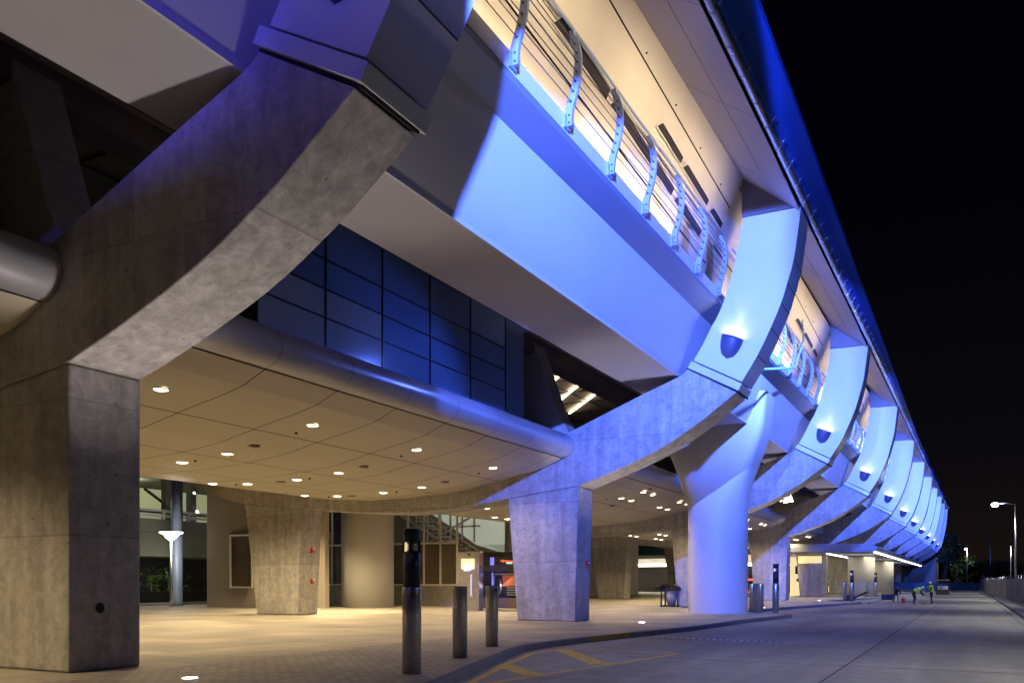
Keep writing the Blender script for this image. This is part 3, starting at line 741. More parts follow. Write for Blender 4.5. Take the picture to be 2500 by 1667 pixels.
# facade wash light from the trough behind the balcony upstand
for bi in range(-1, 9):
    x0 = 9.6 + 22 * bi
    for (cx, ln, en) in ((x0 + 6.0, 7.5, 38), (x0 + 14.2, 8.0, 85)):
        d = bpy.data.lights.new("trough_light", 'AREA'); d.shape = 'RECTANGLE'; d.size = ln; d.size_y = 0.12; d.energy = en; d.color = (1.0, 0.79, 0.50)
        o = bpy.data.objects.new("trough_light", d); COL.objects.link(o); o.location = (cx, 8.52, 12.16)
        o.rotation_euler = (Vector((0, -0.02, 1))).to_track_quat('-Z', 'Y').to_euler()
        # long side along X
        q = Vector((0, 0.10, 1)).to_track_quat('-Z', 'Y'); o.rotation_euler = (math.pi - rad(15), 0, 0); d.spread = rad(80)

    # unseen area strip added behind the gutter to light the wall evenly
    if bi < 7:
        for (cx, ln, en) in ((x0 + 5.5, 8.5, 84), (x0 + 15.4, 9.8, 118)):
            d = bpy.data.lights.new("wall_fill_strip", 'AREA'); d.shape = 'RECTANGLE'; d.size = ln; d.size_y = 0.08; d.energy = en; d.color = (1.0, 0.78, 0.50); d.spread = rad(100)
            o = bpy.data.objects.new("wall_fill_strip", d); COL.objects.link(o); o.location = (cx, 5.6, 14.42 + rise(cx))
            z_ = -Vector((0, 2.5, .35)).normalized(); x_ = Vector((1, 0, 0)); y_ = z_.cross(x_)
            o.matrix_world = Matrix.Translation(o.location) @ Matrix((x_, y_, z_)).transposed().to_4x4()

# ------------------------------------------------------------------ balcony railings, one per bay
POST = [(8.24, 12.08), (8.22, 12.42), (8.12, 12.72), (8.02, 13.12), (7.985, 13.5), (8.03, 13.85), (8.13, 14.12), (8.15, 14.26)]
def railing(bi, nb, posts):
    x0 = 9.6 + 22 * bi
    t = thing("balcony_railing", (x0 + 11, 8.2, 12), "blue-lit balcony railing of bowed posts and cables, %s" % ("nearest, above the wide lit girder" if bi == 0 else "above the left foreground bay" if bi < 0 else "%s bay back" % ORD[bi]), "railing", "cable railings along the balcony")
    pts = smoothpl(POST, 2)
    for x in posts:
        vs = []; n_ = len(pts)
        for j, (y, z) in enumerate(pts):
            a = Vector(pts[max(j - 1, 0)]); b = Vector(pts[min(j + 1, n_ - 1)]); tg = (b - a).normalized(); nm = Vector((-tg.y, tg.x)); w2 = 0.085 if 2 < j < n_ - 3 else (0.10 if j <= 2 else 0.06)
            for sgn in (-1, 1):
                for xx in (x - .045, x + .045): vs.append((xx, y + nm.x * w2 * sgn, z + nm.y * w2 * sgn))
        fs = []
        for j in range(n_ - 1):
            a = 4 * j; b = a + 4
            fs += [(a, b, b + 1, a + 1), (a + 1, b + 1, b + 3, a + 3), (a + 3, b + 3, b + 2, a + 2), (a + 2, b + 2, b, a)]
        fs += [(0, 1, 3, 2), (4 * n_ - 4, 4 * n_ - 2, 4 * n_ - 1, 4 * n_ - 3)]
        pm = MB().add(vs, fs); 
        pm.box(x - .14, x + .14, 8.255, 8.315, 12.03, 12.34)
        pm.cur = 1
        if bi < 2:
            for (y, z) in ((8.22, 12.15), (8.22, 12.32)) : pm.sphere((x - .05, y - .02, z), .025, 6, 4)
            for f in range(7):
                z = 12.62 + f * .215; pm.sphere((x - .055, cy_at(z), z), .028, 6, 4)
        pm.build("post", ['rail', 'black'], t)
    mb = MB()
    xa, xb = x0 + 1.5, x0 + 22
    for f in range(7):
        z = 12.62 + f * .215; mb.tube([(xa, cy_at(z), z), (xb, cy_at(z), z)], .012, 5)
    mb.build("cables", 'cable', t)
    MB().tube([(xa, 8.12, 14.30), (xb, 8.12, 14.30)], .04, 8).build("handrail", 'rail', t)
def cy_at(z):
    for (a, b), (c, d) in zip(POST, POST[1:]):
        if b <= z <= d: return a + (c - a) * (z - b) / (d - b)
    return POST[-1][0]
for bi in range(0, 7):
    x0 = 9.6 + 22 * bi
    railing(bi, 8, [x0 + 3.25 + 2.66 * k for k in range(8) if x0 + 3.25 + 2.66 * k < x0 + 22.2] if bi < 5 else [x0 + 3.25 + 5.3 * k for k in range(4)])

# ------------------------------------------------------------------ flared round columns
def loft_column(x, y, label, group="round columns"):
    t = thing("round_column", (x, y, 0), label, "column", group)
    seg = 64; rings = []
    def circ(r, z): return [(x + r * math.cos(2 * math.pi * k / seg), y + r * math.sin(2 * math.pi * k / seg), z) for k in range(seg)]
    def sq(hx, y0, y1, z, m):  # superellipse between circle and rectangle
        o = []; cyy = (y0 + y1) / 2; hy = (y1 - y0) / 2
        for k in range(seg):
            a = 2 * math.pi * k / seg; c, s_ = math.cos(a), math.sin(a); p = 2 / m
            o.append((x + hx * math.copysign(abs(c) ** p, c), cyy + hy * math.copysign(abs(s_) ** p, s_), z))
        return o
    rings = [circ(1.5, 0), circ(1.5, 2.5), circ(1.5, 4.9), sq(1.5, y - 1.5, y + 1.5, 5.4, 2.2), sq(1.48, y - 1.55, y + 1.6, 6.0, 2.8), sq(1.42, y - 1.72, y + 1.80, 6.8, 3.8), sq(1.35, y - 2.0, y + 2.1, 7.6, 5), sq(1.3, y - 2.3, y + 2.4, 8.4, 6), sq(1.25, y - 2.55, y + 2.6, 9.3, 9), sq(1.22, y - 2.68, y + 2.6, 10.9, 12)]
    vs = [p for r in rings for p in r]
    fs = [(i * seg + k, i * seg + (k + 1) % seg, (i + 1) * seg + (k + 1) % seg, (i + 1) * seg + k) for i in range(len(rings) - 1) for k in range(seg)]
    MB().add(vs, fs, True).build("flared_shaft", 'column', t)
    return t
loft_column(44.0, 11.55, "big blue-lit round column flaring out under the girder")
def plain_col(x, y, r, h, label, mat='column'):
    t = thing("round_column", (x, y, 0), label, "column", "round columns")
    MB().lathe([(r, 0), (r, h)], x, y, 40).build("shaft", mat, t)
    return t
plain_col(44.1, 34.0, 1.66, 6.9, "cream round column beside the glazed stair wall")
plain_col(106, 11.3, 1.45, 4.45, "white round column under the low far canopy, near one")
plain_col(132, 11.3, 1.45, 4.45, "white round column under the low far canopy, far one")

# ------------------------------------------------------------------ low canopy at the far entrance
lc = thing("low_canopy", (130, 11, 4.5), "low flat blue-lit canopy with strip lights over the far entrance", "canopy")
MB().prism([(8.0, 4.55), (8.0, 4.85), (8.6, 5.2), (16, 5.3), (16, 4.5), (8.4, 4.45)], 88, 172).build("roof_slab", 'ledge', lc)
for k in range(12):
    x = 89 + 7 * k
    MB().box(x, x + 6.3, 8.25, 8.38, 4.36, 4.44).build("strip_light", 'stripl', lc)
for k in range(8):
    x = 92 + 7 * k
    MB().box(x, x + 5.8, 13.0, 13.12, 4.38, 4.46).build("strip_light", 'stripl', lc)
for k in range(6):
    lamp("strip_light_source", 'AREA', (92 + 13 * k, 9.6, 4.3), 55, (1.0, 0.86, 0.6), (92 + 13 * k, 10.0, 0), size=2.5)
sf = thing("storefront", (118, 17, 0), "brightly lit far entrance doors with dark mullions", "shopfront")
MB().box(100, 150, 18.0, 18.1, 0, 4.4).build("lit_interior", 'signy', sf)
mb = MB()
for k in range(26): mb.box(100 + 2 * k, 100.15 + 2 * k, 16.9, 17.05, 0, 4.4)
for z in (0.1, 2.4, 4.2): mb.box(100, 150, 16.92, 17.02, z, z + .12)
random.seed(3)
for k in range(50):
    x = random.uniform(100, 150); z = random.uniform(0, 2.6); mb.box(x, x + random.uniform(.3, 1.0), 17.1, 17.6, z, z + random.uniform(.3, .9))
mb.build("mullions", 'mull', sf)

# ------------------------------------------------------------------ back of the plaza: stair glazing, walls, garage
wa = thing("stair_wall", (39.5, 38, 0), "beige wall with two framed display windows behind the plaza columns", "wall")
MB().prism_xy([(38.7, 42.4), (39.1, 42.4), (41.1, 34.6), (40.7, 34.6)], 0, 7.4).build("wall_panel", 'beige', wa)
def frame_yz(mb, x, y0, y1, z0, z1, w_, d):
    mb.box(x - d, x, y0, y1, z0, z0 + w_); mb.box(x - d, x, y0, y1, z1 - w_, z1); mb.box(x - d, x, y0, y0 + w_, z0 + w_, z1 - w_); mb.box(x - d, x, y1 - w_, y1, z0 + w_, z1 - w_)
for (y0, y1) in ((38.8, 40.7), (35.2, 37.2)):
    xx = 38.62 + (42.4 - (y0 + y1) / 2) * .256 - .28
    wdw = MB().box(xx + .02, xx + .2, y0 + .05, y1 - .05, 1.25, 4.45).build("window", 'paneb', wa)
    mb = MB(); frame_yz(mb, xx, y0, y1, 1.2, 4.5, .1, .08); mb.build("frame", 'frame', wdw)
MB().box(38.2, 41.5, 34.6, 34.7, 0, .01)
gz = thing("stair_glazing", (49, 33, 0), "white-framed glass screen on a low stone wall in front of lit stairs", "glass screen")
MB().box(47.8, 48.2, 29.6, 42.0, 0, 1.28).build("stone_base", 'stone', gz)
mb = MB()
for y in (29.7, 31.0, 32.3, 33.6, 34.9, 36.2, 37.5, 38.8, 40.1): mb.box(47.9, 48.02, y - .05, y + .05, 1.3, 6.6)
for z in (1.33, 4.1, 6.5): mb.box(47.88, 48.03, 29.6, 41.0, z, z + .11)
mb.build("mullions", 'frame', gz)
MB().box(48.05, 48.1, 29.6, 41.0, 1.42, 4.05).build("lower_glass", 'paneb', gz)
st = thing("lit_staircase", (51, 32, 0), "white steel stair truss glowing behind the glass screen", "staircase")
mb = MB()
for k in range(14):
    y = 36 - k * .45; z = 7.0 - k * .28
    mb.box(50.2, 51.6, y, y + .42, z - .08, z)
mb.build("treads", 'white', st)
mb = MB()
mb.tube([(50.1, 36.5, 6.8), (50.1, 29.4, 2.6)], .10, 6); mb.tube([(50.1, 36.5, 7.9), (50.1, 29.4, 3.7)], .06, 6); mb.tube([(50.6, 29.4, 6.4), (50.6, 36.5, 3.0)], .07, 6)
for k in range(7): mb.tube([(50.1, 36 - k, 6.5 - k * .59), (50.1, 36 - k, 7.6 - k * .59)], .04, 5); mb.tube([(50.1, 36 - k, 6.5 - k * .59), (50.1, 35 - k, 7.0 - k * .59)], .03, 5)
for k in range(8): mb.tube([(50.5, 29.6 + k * 1.4, 1.4), (50.5, 30.6 + k * 1.4, 4.0)], .03, 5); mb.tube([(50.5, 30.6 + k * 1.4, 1.4), (50.5, 29.6 + k * 1.4, 2.6)], .03, 5)
for k in range(6): mb.box(50.3, 50.45, 29.8 + k * .95, 29.88 + k * .95, 4.3, 6.9)
mb.box(50.3, 50.45, 29.4, 35, 5.3, 5.42)
mb.build("truss", 'white', st)
MB().prism([(35.6, 6.9), (29.0, 6.9), (29.0, 3.6), (31.2, 4.2), (33.4, 5.6)], 53.0, 53.15).build("lit_backdrop_wall", 'glow2', st)
MB().box(53.2, 53.3, 29, 41, 4.25, 7.4).build("upper_wall", 'beige', st)
MB().box(53.0, 53.2, 29, 41, 0, 4.2).build("dark_wall", 'beige', st)

# parking garage far left
pg = thing("parking_garage", (42, 55, 0), "open concrete parking garage with railings, seen past the foreground column", "building")
MB().box(34, 60, 50, 50.4, 5.05, 5.95).build("deck_edge", 'garage', pg)
MB().box(34, 60, 50.1, 50.4, 3.35, 5.02).build("spandrel", 'garage', pg)
MB().box(34, 66, 62, 62.2, 0, 14).build("rear_wall", 'garage', pg)
MB().box(34, 66, 50.2, 62, 9.2, 9.8).build("upper_deck", 'garage', pg)
for x in (38.6, 42.4, 44.6): MB().box(x, x + .5, 50.5, 51, 5.95, 9.2).build("pier", 'garage', pg)
mb = MB()
for z in (6.1, 6.45): mb.box(34, 52, 49.95, 50.0, z, z + .16)
for k in range(8): mb.box(35 + 2.2 * k, 35.25 + 2.2 * k, 49.9, 49.96, 5.95, 6.65)
mb.build("railing", 'white', pg)
MB().box(45.0, 56, 58, 58.1, 6, 9.0).build("lit_bay", 'glow', pg)
mb = MB(); mb.tube([(46.3, 57.6, 8.9), (50.0, 57.6, 6.9)], .12, 5); mb.tube([(48.6, 57.5, 9.2), (48.6, 57.5, 6)], .2, 5); mb.box(45.0, 56, 57.4, 57.6, 7.05, 7.35); mb.build("ramp_rails", 'dark', pg)
MB().sphere((44.9, 50.6, 8.1), .13).build("garage_lamp", 'lensw', pg); MB().sphere((45.2, 50.6, 6.7), .16).build("garage_lamp", 'lensw', pg)
pl = thing("planter_hedge", (41, 50.4, 0), "low tropical planting in the dark planter under the garage", "planting")
random.seed(5)
mb = MB()
for k in range(420):
    x = random.uniform(36.5, 43.6) if random.random() < .85 else random.uniform(45, 46.4); y = random.uniform(49.0, 49.9); z = .9 + random.random() ** 1.6 * 1.6
    a = random.uniform(0, 6.28); l = random.uniform(.2, .5); tl = random.uniform(-.6, .6)
    d = Vector((math.cos(a) * l, math.sin(a) * l * .5, tl * l)); s_ = Vector((-math.sin(a), math.cos(a), .2)) * .06
    p = Vector((x, y, z)); mb.add([p, p + d * .5 + s_, p + d, p + d * .5 - s_], [(0, 1, 2, 3)])
mb.build("foliage", 'leafl', pl, recalc=False)
MB().box(35, 46.8, 49.0, 49.95, 0, .95).build("planter_box", 'black', pl)
MB().box(34, 52, 48.5, 48.9, 0, .18).build("planter_kerb", 'conc_s', pl)
pm_ = MB(); random.seed(9)
for (px_, py_) in ((40.2, 49.4), (41.6, 49.3), (45.6, 49.4)):
    pm_.tube([(px_, py_, .2), (px_ + .05, py_, 1.5)], .07, 6)
    for k in range(14):
        a = k * .45; c_ = Vector((px_, py_, 1.5)); prev = c_
        for j in range(5):
            t_ = (j + 1) / 5; q_ = c_ + Vector((math.cos(a) * t_ * 1.0, math.sin(a) * t_ * .6, .55 * math.sin(t_ * 2.6) + random.uniform(-.02, .02))); w_ = Vector((-math.sin(a), math.cos(a), .3)) * .09 * (1.1 - t_)
            pm_.add([prev - w_, prev + w_, q_ + w_ * .8, q_ - w_ * .8], [(0, 1, 2, 3)]); prev = q_
pm_.build("palm_fronds", 'leafl', pl, recalc=False)
MB().box(35, 60, 52.8, 52.9, 0, 3.3).build("recess_wall", 'dark', pg)
lamp("garage_light", 'POINT', (43, 55, 8.6), 120, (0.9, 1.0, 0.6), shadow_soft_size=.2)
lamp("planter_fill", 'POINT', (41.5, 48.4, 2.6), 60, (0.95, 1.0, 0.7), shadow_soft_size=.2)  # unseen point light added to brighten the planting
# plaza lamp with bowl
lp = thing("plaza_lamp", (38, 44.8, 0), "slim pole lamp with a glowing bowl near the garage", "street lamp")
MB().lathe([(.12, 0), (.10, .5), (.075, 4.2)], 38, 44.8, 12).build("pole", 'steel', lp)
MB().lathe([(.10, 4.22), (.30, 4.36), (.46, 4.58), (.70, 4.68), (.70, 4.72), (.2, 4.74)], 38, 44.8, 24).build("bowl", 'lensw', lp)
lamp("plaza_lamp_light", 'POINT', (38, 44.2, 4.0), 110, (1.0, 0.93, 0.72), shadow_soft_size=.4)
pp = thing("pale_pole", (40, 46.5, 0), "thick pale steel post rising to the canopy behind the bowl lamp", "post")
MB().lathe([(.42, 0), (.36, .3), (.36, 8.4)], 40, 46.6, 20).build("shaft", 'rail', pp)

# ------------------------------------------------------------------ kiosk and luggage cart machine
kk = thing("info_kiosk", (40.6, 24.3, 0), "tall grey metal kiosk with a small lit screen", "kiosk")
MB().box(40.5, 41.0, 23.70, 25.05, 0, 3.25).build("cabinet", 'steel', kk, bevel=.03)
MB().box(40.43, 40.497, 23.98, 24.78, 2.28, 2.85).build("canopy_glow_panel", 'signy', kk)
MB().box(40.40, 40.43, 24.2, 24.6, 2.18, 2.52).build("screen", 'screen', kk)
MB().box(40.44, 40.5, 24.1, 24.2, .8, 2.0).build("trim", 'white', kk); MB().sphere((40.47, 24.3, 3.08), .07, 8, 6).build("camera_eye", 'black', kk)
mc = thing("cart_dispenser", (42.2, 23.2, 0), "dark luggage cart dispenser with red, teal and blue lit strips", "machine")
MB().box(42.0, 42.9, 21.6, 24.6, .12, 3.25).build("housing", 'black', mc, bevel=.03)
MB().box(41.93, 42.0, 21.7, 24.5, 2.15, 3.0).build("header", 'dark', mc)
mb = MB()
for k in range(7): 
    y = 23.1 - .11 * k; mb.box(41.90, 41.925, y - .06, y, 2.72 - (.03 if k % 2 else 0) - k * .012, 2.80 - k * .008)
mb.build("red_strip", 'signr', mc); MB().box(41.9, 41.925, 22.4, 22.75, 2.58, 2.66).build("teal_strip", 'signt', mc)
MB().box(41.9, 41.925, 23.55, 23.78, 2.52, 2.95).build("blue_panel", 'signb', mc)
MB().lathe([(.16, 0), (.16, .02)], 0, 0, 16).build("round_badge", 'signb', mc).matrix_world = Matrix.Translation((41.92, 24.1, 2.74)) @ Matrix.Rotation(rad(90), 4, 'Y')
MB().box(41.9, 41.93, 23.60, 23.68, .8, 2.1).build("blue_edge", 'signb', mc)
MB().box(41.9, 41.93, 22.0, 23.0, 1.35, 1.95).build("orange_panel", 'orange', mc)
mb = MB()
for k in range(4): mb.box(41.85, 41.9, 22.1, 22.7, .85 + .13 * k, .91 + .13 * k)
mb.box(41.86, 41.9, 22.3, 23.6, 1.98, 2.05)
mb.tube([(41.8, 23.1, 1.8), (41.75, 23.0, 1.2), (41.8, 23.25, .75)], .04, 6); mb.tube([(41.8, 23.45, 1.9), (41.75, 23.5, 1.1), (41.8, 23.3, .75)], .03, 6); mb.build("cart_bars", 'steel', mc)
MB().box(41.95, 42.0, 21.7, 24.5, .15, .7).build("plinth", 'brown', mc)
lamp("machine_glow", 'AREA', (41.7, 22.9, 1.6), 12, (0.8, 0.7, 1.0), (41.0, 22.0, 0.5), size=.8)

# lit display board, vending, hanging signs, garage beyond
db = thing("lit_display_board", (66, 29, 0), "bright white backlit poster case seen just right of the lit rib's leg", "display")
MB().box(64.0, 64.15, 27.8, 28.9, .75, 2.15).build("lightbox", 'signw', db); MB().box(64.0, 64.2, 27.75, 28.95, 0, .72).build("base", 'steel', db)
vm = thing("vending_machine", (88, 20, 0), "dark vending machine with two red bands between the rib legs", "vending machine")
MB().box(88, 89, 18.2, 20.2, 0, 2.3).build("cabinet", 'black', vm)
MB().box(87.95, 87.99, 18.3, 20.1, 1.7, 1.9).build("band", 'signr', vm); MB().box(87.95, 87.99, 18.3, 20.1, .45, .65).build("band", 'signr', vm)
for k, (x, y, z) in enumerate(((80, 17.4, 3.3), (97.5, 15.6, 3.6))):
    hs = thing("hanging_sign", (x, y, z), "cream lit overhead sign hung %s" % ("between the third and fourth rib legs" if k == 0 else "by the low far canopy"), "sign", "overhead lit signs")
    MB().box(x, x + .15, y - 1.2, y + 1.2, z, z + .75).build("sign_face", 'signy', hs)
    MB().lathe([(.17, 0), (.17, .02)], 0, 0, 14).build("dot_symbol", 'black', hs).matrix_world = Matrix.Translation((x - .02, y - .5, z + .38)) @ Matrix.Rotation(rad(90), 4, 'Y')
    mb = MB(); mb.tube([(x + .07, y - .9, z + .75), (x + .07, y - .9, z + 1.7)], .03, 5); mb.tube([(x + .07, y + .9, z + .75), (x + .07, y + .9, z + 1.7)], .03, 5); mb.build("hangers", 'steel', hs)
g2 = thing("rear_garage", (115, 45, 0), "lit parking level with pale beams seen between the rear rib legs", "building")
MB().box(112, 112.4, 20, 60, 5.2, 6.4).build("top_fascia", 'tarp', g2)
MB().box(112, 140, 20, 60, 4.7, 5.15).build("slab", 'white', g2)
for k in range(4): MB().box(114 + 4 * k, 114.8 + 4 * k, 20, 60, 4.1, 4.65).build("beam", 'column', g2)
mb = MB()
for k in range(5): mb.box(113 + 4 * k, 113.25 + 4 * k, 22, 58, 3.95, 4.02)
mb.build("tube_lights", 'stripl', g2)
MB().box(132, 132.3, 20, 60, 0, 4.6).build("rear_wall", 'dark', g2)
# parked car inside it
def parked_car(x, y, mat, label):
    t = thing("parked_car", (x, y, 0), label, "car")
    p = [(-2.2, .35), (-2.15, .8), (-1.4, .95), (-.8, 1.42), (.7, 1.45), (1.5, 1.0), (2.15, .85), (2.2, .35)]
    MB().prism([(y + a, b) for a, b in p], x - .85, x + .85).build("body", mat, t, bevel=.06)
    for dy in (-1.35, 1.35):
        for dx in (-.86, .66):
            mb = MB().lathe([(.33, 0), (.33, .2)], 0, 0, 16); o = mb.build("wheel", 'rubber', t); o.matrix_world = Matrix.Translation((x + dx, y + dy, .33)) @ Matrix.Rotation(rad(90), 4, 'Y')
    MB().prism([(y - .95, .98), (y - .7, 1.36), (y + .6, 1.38), (y + 1.2, 1.0)], x - .87, x + .87).build("side_glass", 'wslot', t)
parked_car(122, 39, 'black', "dark car parked inside the rear garage")

# ------------------------------------------------------------------ bollards
def steel_bollard(x, y, label):
    t = thing("steel_bollard", (x, y, 0), label, "bollard", "stainless bollards along the kerb")
    MB().lathe([(.155, 0), (.155, 1.46), (.15, 1.485)], x, y, 28).build("sleeve", 'steel', t)
    MB().lathe([(.152, 1.486), (.148, 1.50), (.0001, 1.505)], x, y, 28).build("cap", 'black', t); return t
def light_bollard(x, y, label):
    t = thing("light_bollard", (x, y, 0), label, "bollard", "tall lamp bollards along the kerb")
    MB().lathe([(.165, 0), (.165, 1.48), (.155, 1.50)], x, y, 28).build("sleeve", 'steel', t)
    MB().lathe([(.145, 1.501), (.145, 2.10)], x, y, 28).build("upper_shaft", 'black', t)
    MB().lathe([(.145, 2.30), (.145, 2.50), (.13, 2.52)], x, y, 28).build("head", 'black', t)
    ln = MB().lathe([(.105, 2.101), (.105, 2.299)], x, y, 20).build("lens", 'steel', t)
    mb = MB()
    for k in range(4):
        a = k * math.pi / 2 + .5; mb.box(x + .13 * math.cos(a) - .018, x + .13 * math.cos(a) + .018, y + .13 * math.sin(a) - .018, y + .13 * math.sin(a) + .018, 2.101, 2.299)
    mb.build("lens_posts", 'black', ln)
    g = MB(); a0 = 2.4; vs = []
    for k in range(7):
        a = a0 + k * .1; vs += [(x + .125 * math.cos(a), y + .125 * math.sin(a), 2.12), (x + .125 * math.cos(a), y + .125 * math.sin(a), 2.28)]
    g.add(vs, [(2 * k, 2 * k + 1, 2 * k + 3, 2 * k + 2) for k in range(6)]).build("lamp_glow", 'signy', ln)
    return t
light_bollard(12.42, 8.62, "tall black and steel lamp bollard, nearest the camera on the sidewalk corner")
steel_bollard(15.45, 9.5, "plain steel bollard just right of the nearest lamp bollard")
steel_bollard(18.55, 10.48, "plain steel bollard farther along, in front of the cart dispenser")
light_bollard(45.75, 9.0, "tall lamp bollard to the right of the big round column")
for k, (x, y) in enumerate(((46.6, 9.95), (48.2, 10.75), (50.2, 11.05))):
    steel_bollard(x, y, "steel bollard beside the round column's lamp bollard, %s of three from the kerb" % ORD[k])
light_bollard(75.3, 8.75, "distant lamp bollard in front of the low far canopy")
steel_bollard(75.5, 9.35, "distant steel bollard left of the far lamp bollard")
light_bollard(97.6, 9.0, "farthest lamp bollard among the far entrance doors")
steel_bollard(98.3, 10.0, "farthest steel bollard by the far entrance doors")

# ------------------------------------------------------------------ litter bin
tb = thing("litter_bin", (53.4, 17, 0), "black framed litter bin with pale liner beside the concrete leg", "bin")
mb = MB()
for y in (16.5, 17.55):
    for x in (53.0, 53.8): mb.box(x, x + .07, y - .04, y + .04, 0, 1.22)
mb.box(53.0, 53.87, 16.46, 17.59, .03, .10); mb.box(53.0, 53.87, 16.46, 17.59, 1.02, 1.12)
mb.build("frame", 'black', tb)
vs = []
mb = MB(); mb.sweep([(16.42, 1.12)] + [(17.025 + .58 * math.cos(a), 1.16 + .26 * math.sin(a)) for a in [k * math.pi / 10 for k in range(11)]], [52.97, 53.9]); mb.build("hood", 'black', tb)
MB().lathe([(.26, .12), (.40, 1.0)], 53.45, 17.02, 18).build("liner", 'garage', tb)

# fire call points
for k, (x, y, z, lb) in enumerate(((33.112, 13.9, 2.25, "small red fire alarm strobe on the lit rib's leg"), (33.0, 28.3, 3.0, "upper small red alarm on the rear concrete leg"), (33.0, 28.35, 1.5, "lower small red alarm on the rear concrete leg"))):
    t = thing("fire_alarm", (x, y, z), lb, "alarm", "red fire alarms on the concrete legs")
    if k == 0:
        MB().box(32.3, 32.42, 13.78, 13.88, z, z + .2).build("red_box", 'red', t); MB().box(32.33, 32.4, 13.74, 13.78, z + .08, z + .16).build("strobe", 'white', t)
    else:
        MB().box(32.35, 32.5, 28.3, 28.40, z, z + .22).build("red_box", 'red', t); MB().box(32.4, 32.47, 28.26, 28.3, z + .12, z + .28).build("strobe", 'white', t)
# cleanout plate on the first column
cp = thing("column_access_plate", (10.3, 13.87, 1.0), "dark oval recessed light set low in the foreground column's front face", "plate")
rr = MB()
vs = [(10.2 + .11 * math.cos(a), 13.87, 1.13 + .12 * math.sin(a)) for a in [2 * math.pi * k / 20 for k in range(20)]]
MB().prism_xz([(v[0], v[2]) for v in vs], 13.865, 13.905).build("rim", 'steel', cp)
vs = [(10.2 + .09 * math.cos(a), 1.13 + .10 * math.sin(a)) for a in [2 * math.pi * k / 20 for k in range(20)]]
MB().prism_xz(vs, 13.855, 13.87).build("cover", 'black', cp)

# pale blue pipe on the balcony of bay two
cb = thing("conduit_pipe", (44, 8.1, 11.9), "thin cyan bent pipe rising past the second bay's railing", "pipe")
mb = MB(); pts = [(38.0, 8.35, 11.2), (37.95, 7.95, 10.75), (44.9, 7.9, 12.32), (47.4, 7.9, 14.27), (47.1, 7.9, 16.0), (47.0, 7.75, 16.4)]
mb.tube(pts, .05, 8); mb.build("pipe", 'cyanpipe', cb)

